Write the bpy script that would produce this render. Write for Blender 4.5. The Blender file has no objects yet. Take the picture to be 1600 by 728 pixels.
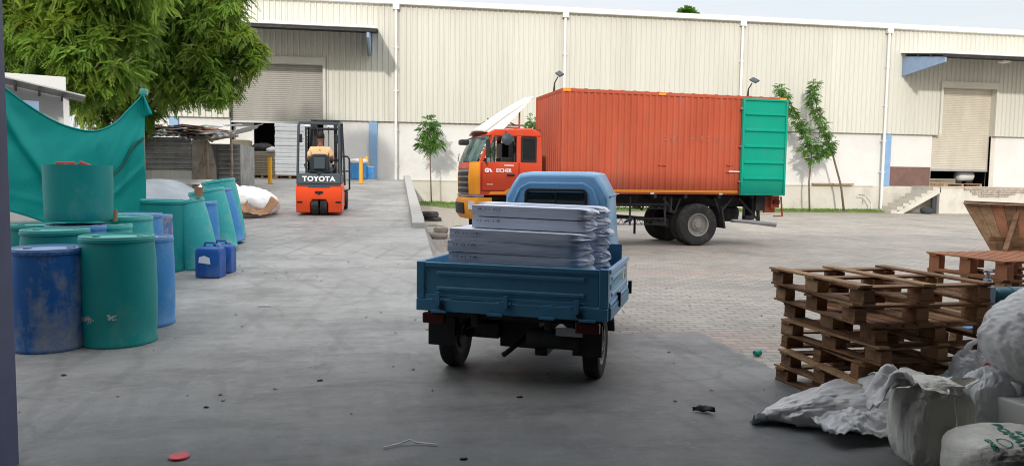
import bpy, bmesh, math, random
from mathutils import Vector, Matrix, Euler, noise as mn
from mathutils.bvhtree import BVHTree
random.seed(7)
R = math.radians; PI = math.pi; C = bpy.context.scene.collection; SC = bpy.context.scene
# ------------------------------------------------------------------ camera
HC, FPX, YAW, PITCH, ROLL = 1.55, 1150.0, R(9), math.atan(84/1150), .013
fw = Vector((math.sin(YAW)*math.cos(PITCH), math.cos(YAW)*math.cos(PITCH), -math.sin(PITCH)))
r0 = Vector((math.cos(YAW), -math.sin(YAW), 0)); u0 = r0.cross(fw)
rt = r0*math.cos(ROLL)+u0*math.sin(ROLL); up = u0*math.cos(ROLL)-r0*math.sin(ROLL)
OC = Vector((0, 0, HC))
cd = bpy.data.cameras.new('camera'); cam = bpy.data.objects.new('camera', cd); C.objects.link(cam)
cam.matrix_world = Matrix(((rt.x, up.x, -fw.x, 0), (rt.y, up.y, -fw.y, 0), (rt.z, up.z, -fw.z, HC), (0, 0, 0, 1)))
cd.sensor_width = 36; cd.lens = FPX/1600*36; cd.clip_start = .05; cd.clip_end = 2000
SC.camera = cam
# ------------------------------------------------------------------ sky, sun, exposure
SUN_DIR = Vector((.30, 1, -.40)).normalized()          # the way the light travels
el = math.asin(-SUN_DIR.z); az = math.atan2(-SUN_DIR.x, -SUN_DIR.y)
w = bpy.data.worlds.new('World'); SC.world = w; w.use_nodes = True
N = w.node_tree.nodes; L = w.node_tree.links; N.clear()
wo = N.new('ShaderNodeOutputWorld'); bg = N.new('ShaderNodeBackground'); sk = N.new('ShaderNodeTexSky')
sk.sky_type = 'NISHITA'; sk.sun_disc = False; sk.sun_elevation = el; sk.sun_rotation = az
sk.air_density = 1.2; sk.dust_density = 3; bg.inputs[1].default_value = .15
tc = N.new('ShaderNodeTexCoord'); mp = N.new('ShaderNodeMapping'); mp.inputs['Scale'].default_value = (1, 1, 3.2)
nz = N.new('ShaderNodeTexNoise'); nz.inputs['Scale'].default_value = 2.6; nz.inputs['Detail'].default_value = 8; nz.inputs['Roughness'].default_value = .6
cr = N.new('ShaderNodeValToRGB'); cr.color_ramp.elements[0].position = .28; cr.color_ramp.elements[1].position = .62
cr.color_ramp.elements[0].color = (.62, .62, .62, 1); cr.color_ramp.elements[1].color = (.97, .97, .97, 1)
mx = N.new('ShaderNodeMix'); mx.data_type = 'RGBA'; mx.inputs[7].default_value = (6.3, 6.7, 7.2, 1)
sx = N.new('ShaderNodeSeparateXYZ'); L.new(tc.outputs['Generated'], sx.inputs[0])
mr = N.new('ShaderNodeMapRange'); mr.inputs[1].default_value = .25; mr.inputs[2].default_value = .9; mr.inputs[3].default_value = 1; mr.inputs[4].default_value = 2.6; L.new(sx.outputs[2], mr.inputs[0])
vm = N.new('ShaderNodeMix'); vm.data_type = 'RGBA'; vm.blend_type = 'MULTIPLY'; vm.inputs[0].default_value = 1; vm.inputs[6].default_value = (4.95, 5.05, 5.25, 1); L.new(mr.outputs[0], vm.inputs[7]); L.new(vm.outputs[2], mx.inputs[7])
L.new(tc.outputs['Generated'], mp.inputs[0]); L.new(mp.outputs[0], nz.inputs[0]); L.new(nz.outputs[0], cr.inputs[0])
L.new(cr.outputs[0], mx.inputs[0]); L.new(sk.outputs[0], mx.inputs[6]); L.new(mx.outputs[2], bg.inputs[0]); L.new(bg.outputs[0], wo.inputs[0])
sd = bpy.data.lights.new('sun', 'SUN'); sd.energy = 2.0; sd.angle = R(2.0); sd.color = (1, .94, .86)
so = bpy.data.objects.new('sun', sd); C.objects.link(so); so.rotation_euler = SUN_DIR.to_track_quat('-Z', 'Y').to_euler(); so.location = (-20, -40, 40)
SC.view_settings.view_transform = 'Standard'; SC.view_settings.look = 'None'; SC.view_settings.gamma = 1
SC.view_settings.use_curve_mapping = False; SC.view_settings.exposure = .27
SC.render.engine = 'CYCLES'; SC.cycles.filter_width = 1.05; SC.cycles.max_bounces = 6; SC.cycles.transparent_max_bounces = 8
# ------------------------------------------------------------------ layout maths: a pixel ray of the photo met with a real plane
def ray(px, py): return fw+rt*((px-800)/FPX)-up*((py-364)/FPX)
def at_y(px, py, Y): d = ray(px, py); return OC+d*(Y/d.y)
def at_z(px, py, z=0): d = ray(px, py); return OC+d*((z-HC)/d.z)
def at_d(px, py, D): return OC+ray(px, py)*D
def ramp_z(y): return 0 if y < 6.5 else (.015*(y-6.5)**2 if y < 8.5 else min(1.45, .06+.0603*(y-8.5)))
def on_ramp(px, D):
    p = at_d(px, 400, D); return Vector((p.x, p.y, ramp_z(p.y)))
# ------------------------------------------------------------------ materials
def mat(name, col, rough=.6, metal=0, var=.18, scale=3, dirt=None, damt=.5, dscale=2.5, bump=0, bscale=20, spec=.5, stretch=None, trans=0, dlo=.5, dhi=.72):
    m = bpy.data.materials.new(name); m.use_nodes = True; n = m.node_tree.nodes; l = m.node_tree.links
    b = n['Principled BSDF']; b.inputs['Roughness'].default_value = rough; b.inputs['Metallic'].default_value = metal
    b.inputs['Specular IOR Level'].default_value = spec*.6
    t = n.new('ShaderNodeTexCoord'); mpn = n.new('ShaderNodeMapping'); l.new(t.outputs['Object'], mpn.inputs[0])
    if stretch: mpn.inputs['Scale'].default_value = stretch
    a = n.new('ShaderNodeTexNoise'); a.inputs['Scale'].default_value = scale; a.inputs['Detail'].default_value = 6; a.inputs['Roughness'].default_value = .62
    l.new(mpn.outputs[0], a.inputs[0])
    c = n.new('ShaderNodeValToRGB'); c.color_ramp.elements[0].position = .3; c.color_ramp.elements[1].position = .7
    c.color_ramp.elements[0].color = tuple(x*(1-var) for x in col)+(1,); c.color_ramp.elements[1].color = tuple(min(1, x*(1+var)) for x in col)+(1,)
    l.new(a.outputs[0], c.inputs[0]); out = c.outputs[0]
    if dirt:
        d = n.new('ShaderNodeTexNoise'); d.inputs['Scale'].default_value = dscale; d.inputs['Detail'].default_value = 9; d.inputs['Roughness'].default_value = .7
        l.new(mpn.outputs[0], d.inputs[0]); q = n.new('ShaderNodeValToRGB'); q.color_ramp.elements[0].position = dlo; q.color_ramp.elements[1].position = dhi
        q.color_ramp.elements[1].color = (damt, damt, damt, 1); l.new(d.outputs[0], q.inputs[0])
        x = n.new('ShaderNodeMix'); x.data_type = 'RGBA'; x.inputs[7].default_value = tuple(dirt)+(1,)
        l.new(q.outputs[0], x.inputs[0]); l.new(out, x.inputs[6]); out = x.outputs[2]
    l.new(out, b.inputs['Base Color'])
    if bump:
        e = n.new('ShaderNodeTexNoise'); e.inputs['Scale'].default_value = bscale; e.inputs['Detail'].default_value = 5
        l.new(mpn.outputs[0], e.inputs[0]); f = n.new('ShaderNodeBump'); f.inputs['Strength'].default_value = bump; f.inputs['Distance'].default_value = .02
        l.new(e.outputs[0], f.inputs['Height']); l.new(f.outputs[0], b.inputs['Normal'])
    if trans:
        tr = n.new('ShaderNodeBsdfTranslucent'); l.new(out, tr.inputs[0]); ms = n.new('ShaderNodeMixShader'); ms.inputs[0].default_value = trans
        l.new(b.outputs[0], ms.inputs[1]); l.new(tr.outputs[0], ms.inputs[2]); l.new(ms.outputs[0], n['Material Output'].inputs[0])
    return m
def glass(name, col, see=.5, rough=.05):
    m = bpy.data.materials.new(name); m.use_nodes = True; n = m.node_tree.nodes; l = m.node_tree.links
    b = n['Principled BSDF']; b.inputs['Base Color'].default_value = tuple(col)+(1,); b.inputs['Roughness'].default_value = rough
    t = n.new('ShaderNodeBsdfTransparent'); t.inputs[0].default_value = (.75, .82, .8, 1); ms = n.new('ShaderNodeMixShader'); ms.inputs[0].default_value = see
    l.new(b.outputs[0], ms.inputs[1]); l.new(t.outputs[0], ms.inputs[2]); l.new(ms.outputs[0], n['Material Output'].inputs[0]); return m
# ------------------------------------------------------------------ mesh builder
class MB:
    def __init__(s): s.v = []; s.f = []; s.M = Matrix()
    def add(s, vs, fs):
        k = len(s.v); s.v += [s.M@Vector(p) for p in vs]; s.f += [tuple(i+k for i in f) for f in fs]; return s
    def box(s, a, b):
        x0, y0, z0 = a; x1, y1, z1 = b
        return s.add([(x0, y0, z0), (x1, y0, z0), (x1, y1, z0), (x0, y1, z0), (x0, y0, z1), (x1, y0, z1), (x1, y1, z1), (x0, y1, z1)],
                     [(3, 2, 1, 0), (4, 5, 6, 7), (0, 1, 5, 4), (1, 2, 6, 5), (2, 3, 7, 6), (3, 0, 4, 7)])
    def hexa(s, p):  # 8 points, bottom ring then top ring
        return s.add(p, [(3, 2, 1, 0), (4, 5, 6, 7), (0, 1, 5, 4), (1, 2, 6, 5), (2, 3, 7, 6), (3, 0, 4, 7)])
    def bar(s, p, q, w, h=None, upv=(0, 0, 1)):
        p = Vector(p); q = Vector(q); h = h or w; d = (q-p).normalized(); a = d.cross(Vector(upv))
        if a.length < 1e-4: a = d.cross(Vector((1, 0, 0)))
        a.normalize(); b = a.cross(d).normalized(); a *= w/2; b *= h/2
        return s.hexa([p-a-b, p+a-b, p+a+b, p-a+b, q-a-b, q+a-b, q+a+b, q-a+b])
    def rings(s, rs, caps=True, closed=True):
        n = len(rs[0]); vs = [p for r in rs for p in r]; fs = []
        for i in range(len(rs)-1):
            for j in range(n if closed else n-1): k = (j+1) % n; fs.append((i*n+j, i*n+k, (i+1)*n+k, (i+1)*n+j))
        if caps: fs.append(tuple(range(n-1, -1, -1))); fs.append(tuple((len(rs)-1)*n+j for j in range(n)))
        return s.add(vs, fs)
    def tube(s, pts, r, seg=8, caps=True):
        pts = [Vector(p) for p in pts]; rs = []; pa = None
        for i, p in enumerate(pts):
            d = (pts[min(i+1, len(pts)-1)]-pts[max(i-1, 0)]).normalized()
            if pa is None:
                pa = d.orthogonal().normalized()
            pa = (pa-d*pa.dot(d)); pa = pa.normalized() if pa.length > 1e-5 else d.orthogonal().normalized()
            pb = d.cross(pa); rr = r[i] if isinstance(r, (list, tuple)) else r
            rs.append([p+(pa*math.cos(2*PI*k/seg)+pb*math.sin(2*PI*k/seg))*rr for k in range(seg)])
        return s.rings(rs, caps)
    def lathe(s, prof, seg=32, axis='z', o=(0, 0, 0), caps=False):
        o = Vector(o); rs = []
        for r, h in prof:
            ring = []
            for k in range(seg):
                c, t = math.cos(2*PI*k/seg)*r, math.sin(2*PI*k/seg)*r
                ring.append(o+Vector({'z': (c, t, h), 'x': (h, c, t), 'y': (t, h, c)}[axis]))
            rs.append(ring)
        return s.rings(rs, caps)
    def prism(s, pts, y0, y1):  # outline in x,z swept along y
        n = len(pts); vs = [(x, y0, z) for x, z in pts]+[(x, y1, z) for x, z in pts]
        fs = [tuple(range(n)), tuple(range(2*n-1, n-1, -1))]+[(i, i+n, (i+1) % n+n, (i+1) % n) for i in range(n)]
        return s.add(vs, fs)
    def grid(s, fn, nu, nv):
        vs = [fn(i/nu, j/nv) for j in range(nv+1) for i in range(nu+1)]
        fs = [(j*(nu+1)+i, j*(nu+1)+i+1, (j+1)*(nu+1)+i+1, (j+1)*(nu+1)+i) for j in range(nv) for i in range(nu)]
        return s.add(vs, fs)
    def corr(s, p0, du, dv, wu, hv, pitch=.25, amp=.03, duty=.35, thick=0):
        # corrugated sheet: ribs run along dv, repeat along du, stand out along du x dv
        p0 = Vector(p0); du = Vector(du).normalized(); dv = Vector(dv).normalized(); nn = du.cross(dv)
        t = 0; prof = []
        n = max(1, round(wu/pitch)); pt = wu/n
        for i in range(n):
            a = i*pt; e = pt*.07
            prof += [(a, 0), (a+pt*(1-duty)-e, 0), (a+pt*(1-duty)+e, amp), (a+pt-e, amp)]
        prof.append((wu, 0))
        vs = [p0+du*a+nn*h for a, h in prof]+[p0+du*a+nn*h+dv*hv for a, h in prof]; m = len(prof)
        return s.add(vs, [(i, i+1, m+i+1, m+i) for i in range(m-1)])
    def build(s, name, m, parent=None, bevel=0, smooth=False, seg=2, solid=0, sub=0, fixn=True):
        me = bpy.data.meshes.new(name); me.from_pydata([tuple(p) for p in s.v], [], s.f); me.update()
        if fixn:
            bm = bmesh.new(); bm.from_mesh(me); bmesh.ops.recalc_face_normals(bm, faces=bm.faces); bm.to_mesh(me); bm.free()
        o = bpy.data.objects.new(name, me); C.objects.link(o)
        if m: me.materials.append(m)
        if parent: o.parent = parent
        if smooth: me.polygons.foreach_set('use_smooth', [True]*len(me.polygons))
        if solid: q = o.modifiers.new('solid', 'SOLIDIFY'); q.thickness = solid; q.offset = 0
        if bevel:
            q = o.modifiers.new('bevel', 'BEVEL'); q.width = bevel; q.segments = seg; q.limit_method = 'ANGLE'; q.angle_limit = R(40)
        if sub: q = o.modifiers.new('sub', 'SUBSURF'); q.levels = q.render_levels = sub
        if smooth == 'auto' or (smooth and (bevel or smooth == 2)):
            bpy.context.view_layer.objects.active = o
            try: me.set_sharp_from_angle(angle=R(38))
            except Exception: pass
        return o
def thing(name, label, cat, loc=(0, 0, 0), rz=0, group=None, rot=None):
    o = bpy.data.objects.new(name, None); C.objects.link(o); o.location = loc; o.rotation_euler = rot or (0, 0, rz)
    o['label'] = label; o['category'] = cat
    if group: o['group'] = group
    return o
def tag(o, label, cat, group=None, loc=None, rz=None):
    o['label'] = label; o['category'] = cat
    if group: o['group'] = group
    if loc is not None: o.location = loc
    if rz is not None: o.rotation_euler = (0, 0, rz)
    return o
def kind(o, k='structure'): o['kind'] = k; return o
def kids(o): return [c for c in bpy.data.objects if c.parent == o]
def dup(o, parent=None, **kw):
    c = o.copy(); C.objects.link(c)
    if parent: c.parent = parent
    for ch in kids(o): dup(ch, c)
    for k, v in kw.items():
        if k == 'loc': c.location = v
        elif k == 'rot': c.rotation_euler = v
        else: c[k] = v
    return c
def text_mesh(txt, size, depth=.004, bold=0, sx=1, spacing=1):
    cu = bpy.data.curves.new('t', 'FONT'); cu.body = txt; cu.size = size; cu.extrude = depth; cu.offset = bold; cu.align_x = 'CENTER'; cu.align_y = 'CENTER'
    cu.space_character = spacing
    o = bpy.data.objects.new('t', cu); C.objects.link(o); bpy.context.view_layer.update()
    me = bpy.data.meshes.new_from_object(o.evaluated_get(bpy.context.evaluated_depsgraph_get())); bpy.data.objects.remove(o)
    for v in me.vertices: v.co.x *= sx
    return me
def text_obj(name, txt, size, m, parent, M4, **kw):
    me = text_mesh(txt, size, **kw); me.transform(M4); me.materials.clear(); me.materials.append(m)
    o = bpy.data.objects.new(name, me); C.objects.link(o); o.parent = parent; return o
FRONT = Matrix.Rotation(PI/2, 4, 'X')   # text standing up, read from -y
def blob(name, m, size, parent=None, e=.6, wr=.02, wf=3, seed=0, flat=True, sub=5, stretch=(1, 1, 1), fine=.4, shape=None, fold=0, fc=0, ff=5):
    bm = bmesh.new(); bmesh.ops.create_icosphere(bm, subdivisions=sub, radius=1)
    for v in bm.verts:
        p = v.co.copy(); q = Vector([math.copysign(abs(c)**e, c) for c in p])
        q = Vector((q.x*size[0]/2, q.y*size[1]/2, q.z*size[2]/2))
        if shape: q = shape(q)
        s = Vector((q.x*stretch[0], q.y*stretch[1], q.z*stretch[2]))*wf+Vector((seed*7.3, seed*3.1, seed))
        d = (1-abs(mn.noise(s))*2.2)*wr+(.5-abs(mn.noise(s*2.3)))*wr*fine*1.6+(.5-abs(mn.noise(s*5.1)))*wr*fine*.9
        if fc: d += fc*crease(q, ff, stretch, seed)
        q += p.normalized()*d
        if flat and q.z < -size[2]/2*.86: q.z = -size[2]/2*.86+(q.z+size[2]/2*.86)*.1
        v.co = q+Vector((0, 0, size[2]/2*.87))
    me = bpy.data.meshes.new(name); bm.to_mesh(me); bm.free(); me.materials.append(m)
    me.polygons.foreach_set('use_smooth', [True]*len(me.polygons))
    o = bpy.data.objects.new(name, me); C.objects.link(o)
    if parent: o.parent = parent
    return o
def crumple(name, m, fn, nu=50, nv=40, amp=.03, f=5, seed=0, parent=None, thick=.003):
    def g(u, v):
        p = Vector(fn(u, v)); s = p*f+Vector((seed*5.7, seed, 0))
        d = amp*(abs(mn.noise(s))*2-.5)+amp*.5*(abs(mn.noise(s*2.7))*2-.5)+amp*.25*(abs(mn.noise(s*6))*2-.5)
        d = d*.45+amp*1.3*crease(p, f*.9, (1, 1, .5), seed)
        e = amp*.6*mn.noise(s*1.9+Vector((9, 4, 2)))
        return p+Vector((e, e, d))
    b = MB(); b.grid(g, nu, nv); return b.build(name, m, parent, smooth=True, solid=thick, fixn=False)
def facet(p, k=5.3):
    d, pts = mn.voronoi(p); h0 = mn.noise_vector(pts[0]*k).dot(p-pts[0]); h1 = mn.noise_vector(pts[1]*k).dot(p-pts[1])
    t = min(1, (d[1]-d[0])/.22); t = t*t*(3-2*t); return h0*(.5+.5*t)+h1*(.5-.5*t)
def crease(p, f, st=(1, 1, 1), seed=0):
    q = Vector((p.x*st[0], p.y*st[1], p.z*st[2]))*f+Vector((seed*3.7, seed*1.3, seed*.7)); q += mn.noise_vector(q*.6)*.5
    return facet(q)+.5*facet(q*2.3+Vector((4, 7, 1)))+.22*facet(q*5.1)
# ------------------------------------------------------------------ palette
m_clad = mat('cream_cladding', (.565, .56, .50), .45, 0, .06, .6, dirt=(.38, .36, .30), damt=.35, dscale=.8, stretch=(1, 1, .12))
m_plaster = mat('white_plaster', (.66, .655, .635), .85, 0, .08, .7, dirt=(.36, .34, .31), damt=.55, dscale=.7, bump=.15, dlo=.52, dhi=.8)
m_plinth = mat('cream_plinth', (.58, .555, .49), .85, 0, .08, .8, dirt=(.36, .32, .26), damt=.7, dscale=.9, bump=.2, dlo=.52, dhi=.75)
m_white = mat('white_metal', (.72, .72, .69), .4, 0, .04)
m_gutter = mat('gutter_white', (.72, .71, .66), .4, 0, .03)
m_shutter = mat('shutter_grey', (.33, .32, .295), .45, .1, .08, 2, stretch=(1, 1, .3))
m_shutterR = mat('shutter_pale', (.55, .51, .43), .45, .1, .08, 2, stretch=(1, 1, .3))
m_bluecol = mat('blue_steel', (.22, .36, .55), .5, 0, .08)
m_bluebr = mat('blue_bracket', (.26, .36, .52), .5, 0, .08)
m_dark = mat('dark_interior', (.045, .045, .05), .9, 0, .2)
m_brown = mat('brown_board', (.17, .10, .085), .8, 0, .15)
m_black = mat('black_paint', (.018, .018, .02), .45, 0, .2)
m_rubber = mat('tyre_rubber', (.035, .034, .033), .85, 0, .25, 8, dirt=(.13, .12, .11), damt=.6, dscale=5, bump=.2, bscale=40)
m_chassis = mat('chassis_black', (.03, .03, .032), .6, .1, .3, 6, dirt=(.10, .085, .07), damt=.6, dscale=4)
m_steel = mat('bare_steel', (.42, .42, .42), .4, .7, .12)
m_galv = mat('galvanised', (.40, .41, .41), .45, .4, .18, 3, dirt=(.18, .13, .10), damt=.5, dscale=3)
m_corr_old = mat('old_corrugated', (.33, .33, .32), .6, .2, .25, 2, dirt=(.11, .085, .06), damt=.7, dscale=2.5)
m_orange = mat('truck_orange', (.43, .085, .040), .6, 0, .16, 1.2, dirt=(.30, .13, .09), damt=.6, dscale=1.3, stretch=(1, 1, .4))
m_cab = mat('cab_red', (.58, .065, .025), .28, 0, .06, 2, dirt=(.32, .13, .09), damt=.4, dscale=3)
m_amber = mat('cab_amber', (.80, .30, .025), .3, 0, .06)
m_amberline = mat('amber_tape', (.85, .30, .03), .5, 0, .06)
m_green = mat('door_green', (.0, .30, .20), .42, 0, .06, 1.5, dirt=(.06, .26, .20), damt=.35)
m_redlamp = mat('red_lens', (.075, .014, .010), .25, 0, .1)
m_cream = mat('visor_cream', (.78, .74, .66), .45, 0, .06)
m_lens = mat('lamp_lens', (.75, .78, .8), .12, .2, .05)
m_tblue = mat('truck_blue_shaded', (.08, .26, .42), .42, 0, .10, 2.5, dirt=(.11, .075, .055), damt=.85, dscale=11, bump=.12, bscale=9, dlo=.63, dhi=.68)  # three-wheeler blue with the bed's shade put into the base colour; chips are paint
m_tcab = mat('truck_blue_lit', (.24, .50, .78), .30, 0, .04, 2)  # same blue made paler for the lit cab and right side gate
m_wrap = mat('wrap_white', (.70, .75, .87), .38, 0, .05, 3, bump=.5, bscale=14, stretch=(.3, 1, 1.6))
m_ink = mat('black_ink', (.03, .03, .06), .7)
m_fork = mat('forklift_orange', (.85, .085, .02), .32, 0, .05)
m_fgrey = mat('forklift_grey', (.045, .062, .075), .45, 0, .08)
m_seat = mat('seat_vinyl', (.025, .03, .033), .5, 0, .15)
m_letter = mat('white_letters', (.85, .85, .85), .5, 0, .02)
m_teal = mat('teal_plastic', (.008, .25, .24), .45, 0, .14, 1.5, dirt=(.16, .36, .33), damt=.7, dscale=2.2, stretch=(1, 1, .6), dlo=.55, dhi=.8)
m_teallid = mat('teal_lid', (.12, .42, .38), .45, 0, .10, 3)
m_teal2 = mat('teal_plastic_light', (.04, .40, .39), .45, 0, .12, 1.5, dirt=(.30, .50, .44), damt=.85, dscale=2.2, dlo=.5, dhi=.75)
m_blue = mat('blue_plastic', (.010, .10, .33), .42, 0, .12, 1.5, dirt=(.30, .31, .30), damt=.9, dscale=2.6, stretch=(1, 1, .7), dlo=.46, dhi=.66)
m_blue2 = mat('blue_plastic_bright', (.045, .25, .56), .42, 0, .10, 1.5, dirt=(.30, .36, .42), damt=.5, dscale=3)
m_bluelid = mat('blue_lid', (.22, .33, .52), .5, 0, .12, 4, dirt=(.4, .4, .4), damt=.6)
m_tarp = mat('teal_tarp', (.0, .37, .33), .55, 0, .08, 1.2, bump=.25, bscale=60, trans=.25)
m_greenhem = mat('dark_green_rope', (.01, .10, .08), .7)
m_wood = mat('pallet_wood', (.25, .13, .065), .8, 0, .4, 2.5, dirt=(.075, .045, .03), damt=.85, dscale=3, bump=.4, bscale=12, stretch=(.5, 3, 6))
m_wood2 = mat('pallet_wood_pale', (.38, .23, .12), .8, 0, .3, 2.5, dirt=(.14, .09, .06), damt=.6, dscale=4, bump=.4, bscale=12, stretch=(3, 3, 3))
m_wood3 = mat('red_brown_wood', (.36, .15, .075), .75, 0, .3, 2.5, dirt=(.12, .06, .04), damt=.6, dscale=3, bump=.3)
m_oldwood = mat('weathered_sticks', (.30, .23, .17), .9, 0, .3, 6, bump=.4)
m_sack = mat('white_sack', (.72, .72, .72), .38, 0, .06, 3, dirt=(.42, .40, .37), damt=.45, dscale=4, bump=.18, bscale=30, stretch=(.4, 1, 2), spec=.8, trans=.15)
m_sackc = mat('cream_sack', (.70, .69, .63), .55, 0, .05, 3, dirt=(.44, .41, .34), damt=.45, dscale=5, bump=.22, bscale=120)
m_film = mat('grey_film', (.46, .50, .53), .32, 0, .12, 3, bump=.6, bscale=16, trans=.3)
m_poly = mat('white_film', (.78, .79, .80), .28, 0, .05, 4, bump=.15, bscale=18, spec=1, trans=.3)
m_bright = mat('bright_sacks', (.88, .89, .88), .6, 0, .06, 3, bump=.4, bscale=14)
m_card = mat('cardboard', (.34, .19, .105), .85, 0, .18, 3, bump=.3, bscale=10)
m_carton = mat('grey_carton', (.33, .28, .21), .85, 0, .2, 2, bump=.2)
m_yellow = mat('bollard_yellow', (.75, .36, .02), .5, 0, .1, 5, dirt=(.3, .2, .08), damt=.5)
m_skin = mat('skin', (.17, .075, .045), .55, 0, .08)
m_hair = mat('black_hair', (.012, .010, .010), .6, 0, .2)
m_shirt = mat('beige_shirt', (.78, .50, .26), .85, 0, .08, 8)
m_trous = mat('grey_trousers', (.22, .22, .24), .85, 0, .1)
m_bark = mat('bark', (.16, .12, .09), .9, 0, .3, 6, bump=.5)
m_leaf = mat('neem_leaves', (.18, .30, .045), .5, 0, .6, 1.1, dirt=(.36, .44, .06), damt=.9, dscale=.75, trans=.5, dlo=.5, dhi=.66)
m_leaf2 = mat('sapling_leaves', (.09, .22, .04), .45, 0, .4, 3, dirt=(.24, .34, .06), damt=.6, dscale=2, trans=.3)
m_tglass = glass('windscreen', (.10, .17, .16), .35)
m_sglass = glass('side_glass', (.03, .04, .04), .72)
m_dglass = glass('dark_glass', (.02, .025, .025), .45)
m_post = mat('door_post_paint', (.035, .035, .06), .5, 0, .2, 4, dirt=(.12, .10, .12), damt=.4)
m_post2 = mat('door_post_blue_lit', (.10, .12, .21), .45, 0, .12, 4)
m_soffit = mat('shed_sheet', (.36, .37, .38), .6, .1, .1)
m_concw = mat('kerb_concrete', (.42, .41, .38), .85, 0, .12, 2, dirt=(.25, .23, .2), damt=.6, dscale=2, bump=.3)
m_step = mat('step_concrete', (.52, .49, .43), .85, 0, .12, 2, dirt=(.25, .23, .2), damt=.6, dscale=2, bump=.3)
m_stone = mat('stone', (.38, .35, .31), .9, 0, .2, 4, bump=.6)
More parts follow.
